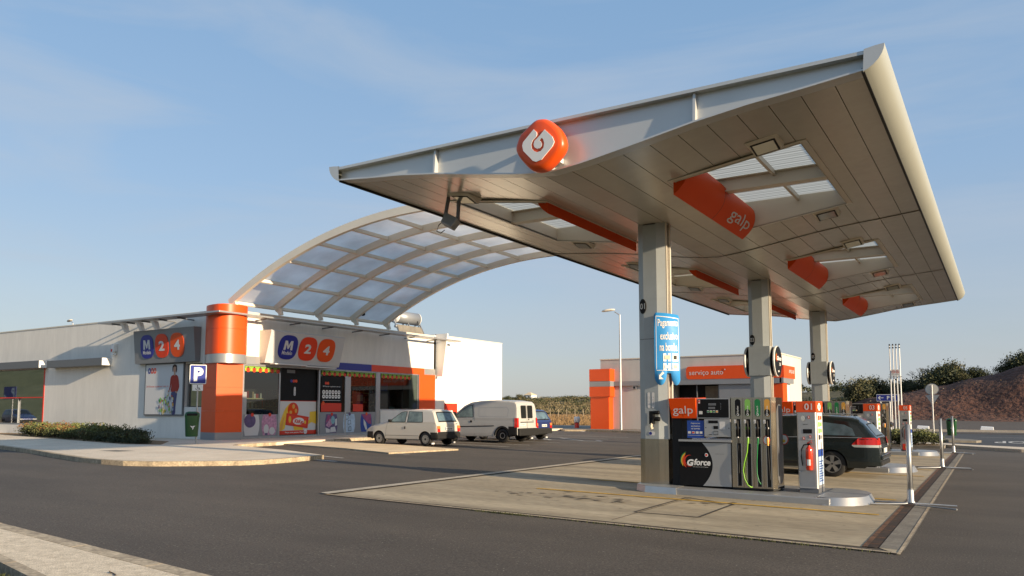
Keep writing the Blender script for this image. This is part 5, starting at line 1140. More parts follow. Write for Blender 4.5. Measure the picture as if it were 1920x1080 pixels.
# disabled parking sign
P0=(-26.22,19.21)
t=thing('parking_sign','blue square parking sign with a wheelchair plate on a grey pole','road sign',(P0[0],P0[1],.38))
b=MB().m('galv'); b.tube([(P0[0],P0[1],.36),(P0[0],P0[1],3.35)],.03,10); b.build('pole',t)
fn=Fr((P0[0]+.045,P0[1]-.034,0),(.597,.802,0)); 
b=MB().m('white'); b.prism(fn,rr(-.30,.30,2.66,3.40,.05),-.02,0); b.m('bluesign').flat(fn,rr(-.275,.275,2.685,3.375,.04),.003); b.m('white').text(fn,'P',-.15,2.76,.54,.006,w=.34,bold=.045); b.build('sign_plate',t)
b=MB().m('white'); b.prism(fn,rr(-.19,.19,2.40,2.64,.01),-.02,0); b.m('black'); 
ring=[(.0+.07*math.cos(a),2.48+.055*math.sin(a)) for a in [PI*.9+1.45*PI*i/12 for i in range(13)]]
for p,q in zip(ring,ring[1:]):
    dx,dy=q[0]-p[0],q[1]-p[1]; l=math.hypot(dx,dy) or 1; nx,ny=-dy/l*.008,dx/l*.008; b.flat(fn,[(p[0]-nx,p[1]-ny),(q[0]-nx,q[1]-ny),(q[0]+nx,q[1]+ny),(p[0]+nx,p[1]+ny)],.004)
b.flat(fn,ell(-.01,2.605,.018,.018,10),.004); b.rect(fn,-.02,0,2.49,2.585,.004); b.rect(fn,-.01,.06,2.485,2.50,.004); b.flat(fn,[(.05,2.5),(.065,2.5),(.105,2.44),(.09,2.435)],.004); b.build('wheelchair_plate',t)
def bin_(loc,label,rz,s=1):
    t=thing('litter_bin',label,'litter bin',(0,0,0),'green plastic litter bins')
    b=MB().m('green_bin'); n=20
    def ring(z,w,d): return [(w*math.copysign(abs(math.cos(a))**.55,math.cos(a)),d*math.copysign(abs(math.sin(a))**.55,math.sin(a)),z) for a in [2*PI*k/n for k in range(n)]]
    R_=[ring(0,.17,.13),ring(.02,.185,.145),ring(.60,.215,.165),ring(.64,.225,.175),ring(.70,.225,.175),ring(.76,.20,.15),ring(.79,.12,.09)]
    vs=[p for r in R_ for p in r]; fs=[(i*n+k,i*n+(k+1)%n,(i+1)*n+(k+1)%n,(i+1)*n+k) for i in range(6) for k in range(n)]; b.add(vs,fs,True); b.add(R_[0],[tuple(range(n))[::-1]]); b.add(R_[-1],[tuple(range(n))]); b.build('bucket',t)
    b=MB().m('black'); b.box(-.16,.16,-.185,-.10,.655,.735); b.build('slot',t,bevel=.02)
    b=MB().m('white'); fb_=Fr((0,-.163,.0),(1,0,0),(0,-.02,.6)); 
    for k in range(3):
        a=2*PI*k/3+.5; cx_,cy_=.03+.045*math.cos(a),.30+.045*math.sin(a); b.flat(fb_,[(cx_+.045*math.cos(a+q),cy_+.045*math.sin(a+q)) for q in (0,2.3,3.6)],.008)
    b.build('recycling_mark',t)
    return place(t,loc,rz,None,s)
bin_((P0[0]+.06,P0[1]-.24,.66),'green litter bin fixed low on the pole of the blue parking sign',math.radians(53),1.2)
bin_((-2.36,48.0,.30),'green litter bin beyond the farthest metal post near the road',.1,1.15)
# back of round and triangular road signs
t=thing('road_sign','grey backs of a round sign above a triangular sign on one pole beside the road','road sign',(-3.24,48.5,.1))
b=MB().m('galv'); b.tube([(-3.24,48.5,.08),(-3.24,48.5,3.02)],.04,10); b.build('pole',t)
f6=Fr((-3.24,48.55,0),(1,0,0)); b=MB().m('galv'); b.prism(f6,ell(0,2.78,.33,.31,32),-.02,0); b.m('cream').prism(f6,ell(0,2.78,.30,.28,32),0,.004); b.build('round_plate',t)
b=MB().m('galv'); b.prism(f6,[(-.34,2.46),(.34,2.46),(.0,1.92)],-.02,0); b.build('triangle_plate',t)
# vent pipes with no smoking board
t=thing('vent_pipes','four tall thin white vent pipes carrying a no smoking board','vent pipes',(-4.15,40.0,.12))
for i in range(4):
    x=-4.33+.135*i; b=MB().m('white'); b.tube([(x,40,.6),(x,40,4.62)],[.033,.026],8); b.m('dark').tube([(x,40,4.62),(x,40,4.70)],.03,8); b.tube([(x,40,4.5),(x,40,4.56)],.034,8); b.build('pipe',t)
b=MB().m('white'); b.box(-4.40,-3.86,39.9,40.1,.45,.70); b.build('manifold',t)
b=MB().m('white'); b.box(-4.30,-3.93,39.94,39.955,3.22,3.52); f7=Fr((0,39.94,0),(1,0,0)); 
for c in (-4.205,-4.035):
    n=20; 
    for k in range(n): a0,a1=2*PI*k/n,2*PI*(k+1)/n; b.m('red').flat(f7,[(c+.055*math.cos(a0),3.41+.055*math.sin(a0)),(c+.055*math.cos(a1),3.41+.055*math.sin(a1)),(c+.07*math.cos(a1),3.41+.07*math.sin(a1)),(c+.07*math.cos(a0),3.41+.07*math.sin(a0))],.004)
    b.flat(f7,[(c-.045,3.445),(c-.035,3.455),(c+.045,3.375),(c+.035,3.365)],.008); b.m('black').rect(f7,c-.03,c+.035,3.405,3.418,.006)
b.m('grey').text(f7,'não fumar',-4.27,3.28,.03,.004,w=.3); b.m('galv').box(-4.42,-3.84,39.93,39.96,3.16,3.19); b.build('notice_board',t)
t=thing('direction_sign','blue direction sign with a left arrow and a P beyond the vent pipes','road sign',(-6.5,60,.0))
b=MB().m('galv'); b.tube([(-6.62,60.05,0),(-6.62,60.05,2.3)],.05,8); b.tube([(-7.2,60.05,0),(-7.2,60.05,2.3)],.05,8); b.build('pole',t)
f8=Fr((0,60,0),(1,0,0)); b=MB().m('white'); b.prism(f8,rr(-7.45,-6.0,2.24,2.72,.03),-.03,0); b.m('bluesign').flat(f8,rr(-7.42,-6.03,2.27,2.69,.03),.004); b.m('white').text(f8,'P',-6.78,2.36,.24,.008,w=.16,bold=.02); b.rect(f8,-6.5,-6.25,2.38,2.60,.008); b.m('bluesign').rect(f8,-6.45,-6.3,2.42,2.5,.012)
b.m('white').flat(f8,[(-7.36,2.48),(-7.22,2.62),(-7.18,2.58),(-7.26,2.50),(-7.0,2.50),(-7.0,2.46),(-7.26,2.46),(-7.18,2.38),(-7.22,2.34)],.008); b.build('sign_plate',t)
# red and white bollard, kerbside slabs
b=MB().m('red'); b.lathe((0,0,0),[(.16,0),(.16,.38),(.0,.38)],14); b.m('white').lathe((0,0,0),[(.17,.38),(.21,.42),(.21,.72),(.14,.80),(0,.80)],14); o=b.build('bollard'); o.location=(-25.9,50.3,.36); tag(o,'small red and white bollard on the far pavement beside the service building','bollard')
for i,(x,y) in enumerate(((-5.2,67.0),(-1.05,66.5))):
    b=MB().m('white'); b.add([(-.45,-.25,0),(.45,-.25,0),(.45,.25,0),(-.45,.25,0),(-.35,-.15,.42),(.42,-.15,.38),(.42,.2,.40),(-.35,.2,.44)],[(3,2,1,0),(4,5,6,7),(0,1,5,4),(1,2,6,5),(2,3,7,6),(3,0,4,7)]); o=b.build('concrete_block',bevel=.02); o.location=(x,y,.02); tag(o,['smaller pale concrete block on the grass left of the round road sign','larger pale concrete block on the grass right of the green bin'][i],'concrete block','pale blocks beyond the road')
# ================================================================ VEHICLES (x forward, origin at rear axle on the ground)
def interp(P,x):
    if x<=P[0][0]: return P[0][1]
    for (a,za),(c,zc) in zip(P,P[1:]):
        if x<=c: return za+(zc-za)*(x-a)/(c-a) if c>a else zc
    return P[-1][1]
class Two:
    def __init__(s): s.s={1:MB(),-1:MB()}
    def m(s,n): s.s[1].m(n); s.s[-1].m(n); return s
    def add(s,v,f,sm=False): s.s[1 if sum(p[1] for p in v)>0 else -1].add(v,f,sm); return s
    def box(s,x0,x1,y0,y1,z0,z1): s.s[1 if y0+y1>0 else -1].box(x0,x1,y0,y1,z0,z1); return s
    def build(s,n,par): return [s.s[k].build(n,par) for k in (1,-1)]
def car(cfg,root,paint):
    W_=cfg['w']/2; top=cfg['top']; belt=cfg['belt']; x0,x1=top[0][0],top[-1][0]; wh=cfg['wheels']; ra=cfg['ra']; sill=cfg['sill']; tum=cfg['tum']; er=cfg.get('er',.10)
    def plan(x):    # plan taper towards the ends
        d0=x-x0; d1=x1-x; k=1.0
        r0,r1=cfg.get('pr',(.22,.45))
        if d0<r0: k-=cfg.get('p0',.07)*(1-d0/r0)**2
        if d1<r1: k-=cfg.get('p1',.13)*(1-d1/r1)**2
        return W_*k
    def hw(x,z):
        y=plan(x)
        if z>belt: y-=tum*(z-belt)
        elif z>belt-.25: y-=0.012*((z-belt+.25)/.25)**2
        if z<.42: y-=.05*((.42-z)/.25)**2
        return y
    def zb(x):
        z=sill
        for wx in wh:
            d=abs(x-wx)
            if d<ra: z=max(z,cfg['rw']+math.sqrt(ra*ra-d*d))
        if x<x0+.35: z=max(z,cfg['bz0'])
        if x>x1-.3: z=max(z,cfg['bz1'])
        return z
    xs=set([x0,x1,x0+.03,x1-.03,x0+.1,x1-.1])
    x=x0
    while x<x1: xs.add(round(x,3)); x+=.09
    for wx in wh:
        for k in range(17): xs.add(round(wx+ra*math.cos(PI*k/16),4))
    for px,_ in top: xs.add(px)
    xs=sorted(v for v in xs if x0<=v<=x1); q=[xs[0]]
    for v in xs[1:]:
        if v-q[-1]>.004: q.append(v)
    xs=q
    lv=[sill,.26,.32,.40,.46,.54,.62,.70,.78,.86,.94,1.05,1.2,1.35,1.5]
    b=MB(); rows=[]
    bx=cfg.get('black',[])
    def matof(x,z):
        for (a,c,zl,zh) in bx:
            if a<=x<=c and zl<=z<=zh: return 'bumper'
        return paint
    rel=[.0,.35,.65,.87,1.0]
    for x in xs:
        zt=interp(top,x); z0=zb(x); e=min(er,max(.01,(zt-z0)*.3)); col=[]
        for z in lv: zz=min(max(z,z0),max(z0,zt-e)); col.append((hw(x,zz),zz))
        for t in rel[1:]:
            zz=zt-e+e*t; s=1-math.sqrt(max(0,1-t*t)); col.append((hw(x,zz)-e*1.15*s,zz))
        col[-1]=(col[-1][0],zt); rows.append(col)
    nl=len(rows[0])
    for sg in (1,-1):
        for i in range(len(xs)-1):
            for j in range(nl-1):
                (ya,za),(yb_,zb_)=rows[i][j],rows[i][j+1]; (yc,zc),(yd,zd)=rows[i+1][j],rows[i+1][j+1]
                if abs(zb_-za)<1e-5 and abs(zd-zc)<1e-5 and abs(ya-yb_)<1e-5: continue
                b.m(matof((xs[i]+xs[i+1])/2,(za+zb_+zc+zd)/4)); v=[(xs[i],sg*ya,za),(xs[i+1],sg*yc,zc),(xs[i+1],sg*yd,zd),(xs[i],sg*yb_,zb_)]
                b.add(v,[(0,1,2,3) if sg<0 else (3,2,1,0)],True)
    # top skin
    cy=[-1,-.7,-.35,0,.35,.7,1]; crown=cfg.get('crown',.03)
    b.m(paint)
    for i in range(len(xs)-1):
        for a,c in zip(cy,cy[1:]):
            def P(i,t): y=rows[i][-1][0]*t; return (xs[i],y,rows[i][-1][1]+crown*(1-t*t)*min(1,max(0,(xs[i]-x0)/.4)))
            b.m(matof((xs[i]+xs[i+1])/2,rows[i][-1][1]) if cfg.get('bt',1) else paint); b.add([P(i,a),P(i+1,a),P(i+1,c),P(i,c)],[(0,1,2,3)],True)
    for i,sg in ((0,1),(len(xs)-1,-1)):
        for j in range(nl-1):
            (ya,za),(yb_,zb_)=rows[i][j],rows[i][j+1]
            if zb_-za<1e-5: continue
            b.m(matof(xs[i],(za+zb_)/2)); b.add([(xs[i],-ya,za),(xs[i],ya,za),(xs[i],yb_,zb_),(xs[i],-yb_,zb_)],[(3,2,1,0) if sg>0 else (0,1,2,3)])
    # dark inner liner / floor
    b.m('blackmat'); b.box(x0+.15,x1-.2,-W_*.72,W_*.72,sill+.02,min(.75,belt-.1))
    for i in range(len(xs)-1):
        if any(abs((xs[i]+xs[i+1])/2-wx)<ra for wx in wh):
            for sg in (1,-1):
                a,c=zb(xs[i]),zb(xs[i+1]); b.add([(xs[i],sg*rows[i][0][0],a),(xs[i+1],sg*rows[i+1][0][0],c),(xs[i+1],sg*W_*.6,c),(xs[i],sg*W_*.6,a)],[(0,1,2,3) if sg>0 else (3,2,1,0)])
    body=b.build('body',root)
    def side(m,P,off=.004,name=None,par=root,both=True,sub=1):
        b=Two(); mm=m
        for sg in ((1,-1) if both else (1,)):
            v=[(x,sg*(hw(x,z)+off),z) for x,z in P]; a=sum(P[i][0]*P[(i+1)%len(P)][1]-P[(i+1)%len(P)][0]*P[i][1] for i in range(len(P))); f=tuple(range(len(P)))
            if (a>0)==(sg>0): f=f[::-1]
            b.m(mm).add(v,[f])
        if name: return b.build(name,par)
        return b
    def sideline(b,m,P,w,off=.006):
        for p,q in zip(P,P[1:]):
            dx,dz=q[0]-p[0],q[1]-p[1]; l=math.hypot(dx,dz); nx,nz=-dz/l*w/2,dx/l*w/2
            for sg in (1,-1):
                v=[(x,sg*(hw(x,z)+off),z) for x,z in ((p[0]-nx,p[1]-nz),(q[0]-nx,q[1]-nz),(q[0]+nx,q[1]+nz),(p[0]+nx,p[1]+nz))]; b.m(m).add(v,[(0,1,2,3) if sg<0 else (3,2,1,0)])
    def sstrip(b,m,xs_,lo,hi,off=.008):
        for a_,c_ in zip(xs_,xs_[1:]):
            for sg in (1,-1):
                v=[(x,sg*(hw(x,z)+off),z) for x,z in ((a_,lo(a_)),(c_,lo(c_)),(c_,hi(c_)),(a_,hi(a_)))]; b.m(m).add(v,[(0,1,2,3) if sg<0 else (3,2,1,0)],True)
    def topz(x,y):
        zt=interp(top,x); yr=max(.2,hw(x,zt)-er); return zt+crown*(1-min(1,abs(y)/yr)**2)*min(1,max(0,(x-x0)/.4))
    def topplate(name,m,xa,xc_,ya,yc_,off=.006,n=6,inset=.0,rim=None):
        b=MB().m(m); 
        for r,(mm,o,g) in enumerate(([(rim,off,0)] if rim else [])+[(m,off+.003,.025 if rim else 0)]):
            b.m(mm); N1=10
            sgn=1 if xc_>xa else -1
            for i in range(N1):
                for j in range(n):
                    def P(i,j):
                        t=i/N1; x=xa+sgn*g+(xc_-xa-2*sgn*g)*t; h=ya+(yc_-ya)*t-g; y=-h+2*h*j/n; 
                        slope=(interp(top,x+.02)-interp(top,x-.02))/.04; l=math.hypot(1,slope); return (x-o*slope/l,y,topz(x,y)+o/l)
                    v=[P(i,j),P(i+1,j),P(i+1,j+1),P(i,j+1)]; b.add(v,[(0,1,2,3) if xc_>xa else (3,2,1,0)],True)
        return b.build(name,root)
    return dict(sstrip=sstrip,hw=hw,side=side,sideline=sideline,topplate=topplate,topz=topz,body=body,W=W_,x0=x0,x1=x1)
def wheel(root,x,y,r,w,style,sg):
    b=MB().m('tyre'); b.lathe((x,y,r),[(r*.66,-w/2),(r*.93,-w/2),(r,-w*.32),(r,w*.32),(r*.93,w/2),(r*.66,w/2)],28,'y'); t=b.build('wheel',root)
    b=MB(); yo=sg*w*.36; f=Fr((x,y+yo,r),(1,0,0) if sg<0 else (-1,0,0))
    b.m('dark').flat(f,ell(0,0,r*.68,r*.68,28),.0)
    if style=='steel':
        b.m('rim').flat(f,ell(0,0,r*.62,r*.62,28),.012); 
        for k in range(10): a=2*PI*k/10; b.m('dark').flat(f,ell(.47*r*math.cos(a),.47*r*math.sin(a),.05*r,.05*r,8),.018)
        b.m('dark').flat(f,ell(0,0,r*.17,r*.17,14),.018)
    elif style=='van':
        b.m('black').flat(f,ell(0,0,r*.62,r*.62,28),.012); n=24
        for k in range(n): a0,a1=2*PI*k/n,2*PI*(k+1)/n; b.m('rim').flat(f,[(.34*r*math.cos(a0),.34*r*math.sin(a0)),(.34*r*math.cos(a1),.34*r*math.sin(a1)),(.44*r*math.cos(a1),.44*r*math.sin(a1)),(.44*r*math.cos(a0),.44*r*math.sin(a0))],.018)
    else:
        n=28
        for k in range(n): a0,a1=2*PI*k/n,2*PI*(k+1)/n; b.m('rim').flat(f,[(.60*r*math.cos(a0),.60*r*math.sin(a0)),(.60*r*math.cos(a1),.60*r*math.sin(a1)),(.68*r*math.cos(a1),.68*r*math.sin(a1)),(.68*r*math.cos(a0),.68*r*math.sin(a0))],.02)
        for k in range(5):
            a=2*PI*k/5+.3; c,s=math.cos(a),math.sin(a); P=[(.12,-.10),(.62,-.17),(.64,.17),(.12,.10)]; b.m('rim').flat(f,[((u*c-v*s)*r,(u*s+v*c)*r) for u,v in P],.022)
        b.m('rim').flat(f,ell(0,0,r*.19,r*.19,16),.024); b.m('dark').flat(f,ell(0,0,r*.07,r*.07,12),.028)
    b.build('rim',t)
# --- small white three door hatchback
def hatch(label,paint,loc,kind,group=None):
    t=thing(kind,label,'car',(0,0,0),group)
    top=[(-.60,.50),(-.585,.56),(-.56,.84),(-.54,.90),(-.31,1.33),(-.22,1.385),(.2,1.41),(.7,1.415),(1.15,1.385),(1.27,1.36),(1.86,.97),(2.0,.935),(2.4,.86),(2.85,.745),(3.0,.68),(3.05,.58),(3.06,.50)]
    c=car(dict(w=1.555,top=top,belt=.90,wheels=(0,2.36),ra=.315,rw=.27,sill=.235,tum=.30,bz0=.30,bz1=.28,er=.07,pr=(.15,.55),p0=.04,p1=.12,black=[(-.62,-.26,.2,.545),(2.70,3.1,.2,.50),(-.3,2.8,.2,.262)]),t,paint)
    for (x,sg) in ((0,1),(0,-1),(2.36,1),(2.36,-1)): wheel(t,x,sg*.675,.27,.16,'steel',sg)
    gl='carglass_light'
    c['side']('dark',[(1.03,.925),(1.83,.925),(1.30,1.30),(1.13,1.335),(1.03,1.34)],.002); b=c['side']('dark',[(.98,.915),(1.88,.915),(1.30,1.315),(1.13,1.35),(.98,1.355)],.003); b.build('window_seal',t)
    b=c['side'](gl,[(1.01,.94),(1.80,.94),(1.28,1.295),(1.12,1.33),(1.01,1.335)],.006); b.build('window',t)
    b=c['side']('dark',[(.12,.915),(.90,.915),(.90,1.355),(.22,1.335),(.12,1.0)],.003); b.build('window_seal',t)
    b=c['side'](gl,[(.15,.94),(.87,.94),(.87,1.335),(.24,1.315),(.15,1.02)],.006); b.m('dark'); b.build('window',t)
    b=Two(); c['sideline'](b,'dark',[(.95,.26),(.95,.90),(.95,1.36)],.010); c['sideline'](b,'dark',[(2.02,.32),(1.98,.60),(1.90,.93)],.008); c['sideline'](b,'bumper',[(.32,.40),(2.02,.40)],.012,.004); c['sideline'](b,'dark',[(.95,.26),(2.02,.26)],.01)
    for sg in (1,-1): b.m('bumper').box(.98,1.02,sg*c['hw'](1,.72)-.0,sg*(c['hw'](1,.72)+.02),.66,.76)
    b.m('black'); 
    b.build('door_trim',t)
    rm='carglass_rear'; c['topplate']('rear_window',rm,-.315,-.525,.52,.60,.003,rim='dark'); c['topplate']('windscreen','carglass',1.30,1.83,.55,.66,.003,rim='dark')
    for sg in (1,-1):
        b=MB().m('tail'); xr=-.575; b.add([(xr-.02,sg*.74,.56),(xr-.02,sg*.56,.56),(xr,sg*.56,.79),(xr,sg*.73,.79),(xr+.16,sg*.765,.56),(xr+.15,sg*.755,.79)],[(0,1,2,3) if sg<0 else (3,2,1,0),(0,3,5,4) if sg<0 else (4,5,3,0)])
        b.m('tail_amber').add([(xr-.022,sg*.742,.68),(xr-.022,sg*.56,.68),(xr-.004,sg*.56,.79),(xr-.004,sg*.735,.79),(xr+.10,sg*.77,.68),(xr+.10,sg*.768,.79)],[(0,1,2,3) if sg<0 else (3,2,1,0),(0,3,5,4) if sg<0 else (4,5,3,0)]); b.build('tail_light',t)
        b=MB().m('black'); b.box(1.70,1.80,sg*.74,sg*.88,.93,1.03); b.build('mirror',t,bevel=.02)
        b=MB().m('black'); b.m('offwhite').box(-.34,-.30,sg*.60,sg*.76,.08,.14); b.build('mud_flap',t)
    b=MB().m('plate'); b.plate(Fr((-.585,0,.62),(0,-1,0),(.09,0,1)),-.24,.24,0,.11,.0,.02); b.m('black').text(Fr((-.608,0,.62),(0,-1,0),(.09,0,1)),'40-62-BB',0,.025,.06,.001,w=.38,bold=.02,anchor='c'); b.m('midblue').rect(Fr((-.606,0,.62),(0,-1,0),(.09,0,1)),-.24,-.21,0,.11,.001); b.build('number_plate',t)
    b=MB().m('black'); b.tube([(-.54,-.1,.94),(-.50,-.3,1.03)],.008,6); b.m('dark').text(Fr((-.585,0,.84),(0,-1,0),(.15,0,1)),'Uno',.46,.0,.045,.006,bold=.02); b.build('wiper',t)
    b=MB().m('headlamp'); b.box(3.03,3.075,-.72,-.42,.50,.62); b.box(3.03,3.075,.42,.72,.50,.62); b.build('headlight',t)
    place(t,loc,PI); return t
zc=gz(-20)
hatch('small white three door hatchback parked in front of the shop','carwhite',(-19.1,25.0,gz(-20)),'parked_car')
# --- dark blue car behind the van
hatch('dark blue car almost hidden behind the white van','carblue',(-18.75,31.95,gz(-20)),'parked_car')
# --- white panel van
t=thing('parked_van','white panel van with two rear window doors parked beside the small hatchback','van')
top=[(-.76,.50),(-.755,.60),(-.74,1.0),(-.70,1.55),(-.66,1.68),(-.58,1.755),(-.3,1.79),(.4,1.815),(1.2,1.80),(1.7,1.74),(2.05,1.60),(2.65,1.16),(2.78,1.10),(3.1,1.02),(3.4,.88),(3.5,.74),(3.52,.60)]
c=car(dict(w=1.684,top=top,belt=1.0,wheels=(0,2.716),ra=.345,rw=.30,sill=.26,tum=.10,bz0=.34,bz1=.3,er=.09,pr=(.12,.6),p0=.03,p1=.14,bt=0,black=[(-.74,-.31,.2,.68),(3.2,3.6,.2,.52)]),t,'vanwhite')
for (x,sg) in ((0,1),(0,-1),(2.716,1),(2.716,-1)): wheel(t,x,sg*.73,.30,.18,'van',sg)
b=c['side']('dark',[(1.50,1.075),(2.56,1.06),(2.42,1.20),(2.05,1.48),(1.80,1.60),(1.56,1.62)],.003); b.build('window_seal',t)
b=c['side']('carglass_light',[(1.54,1.10),(2.50,1.09),(2.38,1.20),(2.03,1.45),(1.79,1.57),(1.60,1.59)],.006); b.build('window',t)
b=Two(); c['sideline'](b,'dark',[(1.45,.32),(1.45,1.0),(1.52,1.64),(1.8,1.66)],.010); c['sideline'](b,'dark',[(2.62,.35),(2.66,.8),(2.60,1.05)],.010); c['sideline'](b,'black',[(.42,.72),(2.6,.66)],.035,.012)
c['sideline'](b,'grey',[(-.25,1.10),(1.22,1.12),(1.24,1.5),(-.2,1.52),(-.3,1.4),(-.25,1.10)],.012,.002); b.build('side_moulding',t)
b=Two(); 
for sg in (1,-1):
    n=18; v=[];f=[]
    for k in range(n+1):
        a=PI*k/n
        for r in (.345,.42): x=r*math.cos(a); z=.30+r*math.sin(a); v.append((x,sg*(c['hw'](x,max(.3,z))+.010),z))
    b.m('bumper').add(v,[(2*k,2*k+1,2*k+3,2*k+2) if sg>0 else (2*k+2,2*k+3,2*k+1,2*k) for k in range(n)])
b.build('arch_trim',t)
fr_=Fr((-.792,0,0),(0,-1,0),(.0571,0,1))
for s in (-1,1):
    b=MB(); b.m('dark').flat(fr_,rr(*sorted((s*.05,s*.49)),1.04,1.60,.06),-.022+.03); b.m('carglass').flat(fr_,rr(*sorted((s*.08,s*.46)),1.07,1.57,.05),.012); b.build('rear_window',t)
    b=MB().m('tail'); b.add([(-.77,s*.835,.66),(-.775,s*.73,.66),(-.765,s*.73,1.06),(-.755,s*.83,1.06),(-.62,s*.85,.66),(-.62,s*.845,1.06)],[(3,2,1,0) if s>0 else (0,1,2,3),(4,5,3,0) if s>0 else (0,3,5,4)]); b.build('tail_light',t)
    b=MB().m('black'); b.box(2.42,2.54,s*.84,s*1.02,1.10,1.32); b.build('mirror',t,bevel=.03)
    b=MB().m('black'); b.lathe((1.62,s*.835,.90),[(0,-.02),(.05,-.02),(.05,.02),(0,.02)],12,'y'); b.build('door_handle',t)
b=MB(); b.m('dark').rect(fr_,-.012,.0,.62,1.66,.010); b.m('black').rect(fr_,-.56,.56,.86,.895,.012); b.flat(fr_,ell(.14,.99,.04,.04,14),.012); b.m('dark').text(fr_,'Combo',.42,.93,.035,.012,bold=.02); b.build('rear_door_trim',t)
b=MB().m('plate'); b.plate(fr_,-.60,-.16,.72,.82,.0,.016); b.m('black').text(fr_,'57-38-PU',-.38,.742,.06,.018,w=.36,bold=.02,anchor='c'); b.build('number_plate',t)
b=MB().m('bumper'); b.box(-.86,-.70,-.80,.80,.30,.62); b.build('rear_bumper',t,bevel=.03)
c['topplate']('windscreen','carglass',2.08,2.62,.60,.70,.003,rim='dark')
place(t,(-18.26,29.32,gz(-20)),PI)
# --- dark estate car at the pump
t=thing('estate_car','dark green estate car standing between the first and second pump islands','car')
top=[(-1.09,.42),(-1.08,.55),(-1.06,.80),(-1.02,.97),(-.74,1.30),(-.62,1.40),(-.45,1.455),(.0,1.49),(.6,1.515),(1.2,1.50),(1.55,1.45),(2.35,1.02),(2.55,.98),(3.1,.90),(3.5,.78),(3.68,.66),(3.74,.50)]
c=car(dict(w=1.80,top=top,belt=.93,wheels=(0,2.83),ra=.355,rw=.325,sill=.24,tum=.34,bz0=.30,bz1=.24,er=.09,pr=(.35,.7),p0=.09,p1=.16,crown=.035),t,'cardark')
for (x,sg) in ((0,1),(0,-1),(2.83,1),(2.83,-1)): wheel(t,x,sg*.775,.325,.21,'alloy',sg)
b=c['side']('carglass',[(-.78,1.0),(-.60,1.24),(-.35,1.36),(.2,1.42),(.9,1.445),(1.3,1.42),(1.55,1.35),(2.1,1.03),(2.0,.97),(-.60,.96)],.004); b.build('side_window',t)
xs9=[-1.07+.04*i for i in range(16)]; b=Two(); c['sstrip'](b,'tail',xs9,lambda x:.80,lambda x:min(.975,.80+(-.46-x)*1.0,.975 if x>-1.0 else .975-(-1.0-x)*1.2)); c['sstrip'](b,'headlamp',xs9,lambda x:.742+max(0,(x+.52))*.8,lambda x:.80); b.build('tail_light',t)
b=c['side']('carglass_rear',[(-.55,1.02),(-.48,1.19),(-.3,1.28),(.15,1.34),(.28,1.34),(.22,1.03)],.008); b.build('quarter_window',t)
b=Two(); c['sideline'](b,'black',[(.30,.95),(.36,1.43)],.06,.008); c['sideline'](b,'black',[(1.18,.95),(1.20,1.44)],.05,.008); c['sideline'](b,'dark',[(1.2,.30),(1.18,.95)],.010); c['sideline'](b,'dark',[(.38,.48),(.30,.95)],.010); c['sideline'](b,'galv',[(-.70,.975),(2.05,.965)],.012,.01); c['sideline'](b,'dark',[(.4,.34),(2.4,.34)],.05,.008); b.build('side_trim',t)
for sg in (1,-1):
    b=MB()
    yy=c['hw'](-1.06,.85); b.m('tail').add([(-1.075,sg*(yy+.0),.80),(-1.082,sg*(yy-.22),.80),(-1.055,sg*(yy-.22),.97),(-1.04,sg*(yy-.01),.97)],[(0,1,2,3) if sg<0 else (3,2,1,0)])
    b.m('headlamp').add([(-1.085,sg*(yy+.0),.745),(-1.09,sg*(yy-.22),.745),(-1.083,sg*(yy-.22),.80),(-1.076,sg*(yy),.80)],[(0,1,2,3) if sg<0 else (3,2,1,0)])
    b.build('tail_light',t)
    b=MB().m('cardark'); b.box(1.98,2.14,sg*.88,sg*1.06,.98,1.12); b.build('mirror',t,bevel=.03)
    b=MB().m('galv'); b.tube([(-.3,sg*.60,1.50),(-.2,sg*.60,1.535),(1.2,sg*.60,1.545),(1.3,sg*.6,1.51)],.014,6); b.build('roof_rail',t)
    b=MB(); 
    n=18; v=[]
    for k in range(n+1):
        a=PI*k/n
        for r in (.35,.40): x=r*math.cos(a); z=.325+r*math.sin(a); v.append((x,sg*(c['hw'](x,max(.3,z))+.012),z))
    b.m('cardark').add(v,[(2*k,2*k+1,2*k+3,2*k+2) if sg>0 else (2*k+2,2*k+3,2*k+1,2*k) for k in range(n)],True); b.build('wheel_arch',t)
c['topplate']('rear_window','carglass',-.75,-1.0,.52,.62,.003,rim='dark'); c['topplate']('windscreen','carglass',1.58,2.30,.60,.72,.003)
b=MB().m('plate'); b.plate(Fr((-1.09,0,.60),(0,-1,0)),-.26,.26,.0,.11,0,.02); b.build('number_plate',t)
b=MB().m('cardark'); b.box(-1.14,-1.0,-.78,.78,.44,.56); b.m('bumper').box(-1.12,-.98,-.76,.76,.30,.42); b.build('rear_bumper',t,bevel=.035)
b=MB().m('black'); b.tube([(-.42,0,1.50),(-.55,0,1.60)],.006,6); b.lathe((-.42,0,1.49),[(.03,0),(.02,.03),(0,.04)],10); b.build('aerial',t)
place(t,(-3.62,21.54,.035),PI)
# --- things across the yard, seen in the shop window
t=dup(bpy.data.objects['parked_car.001']); place(t,(-75.5,8.5,.26),.1); t['label']='dark blue car parked across the yard, mirrored in the left shop window'
t=thing('parking_sign','large blue P direction sign across the yard, mirrored in the left shop window','road sign',(-67.5,12.5,.26))
b=MB().m('galv'); b.tube([(-67.5,12.5,.2),(-67.5,12.5,2.8)],.04,8); b.build('pole',t)
fz=Fr((-67.5,12.55,0),(-1,0,0)); b=MB().m('bluesign'); b.plate(fz,-.6,1.3,2.5,3.5,0,.03); b.m('white').text(fz,'P',-.4,2.65,.75,.035,w=.5,bold=.05); b.flat(fz,[(.7,2.6),(1.2,2.6),(1.2,2.9)],.035); b.build('sign_plate',t)
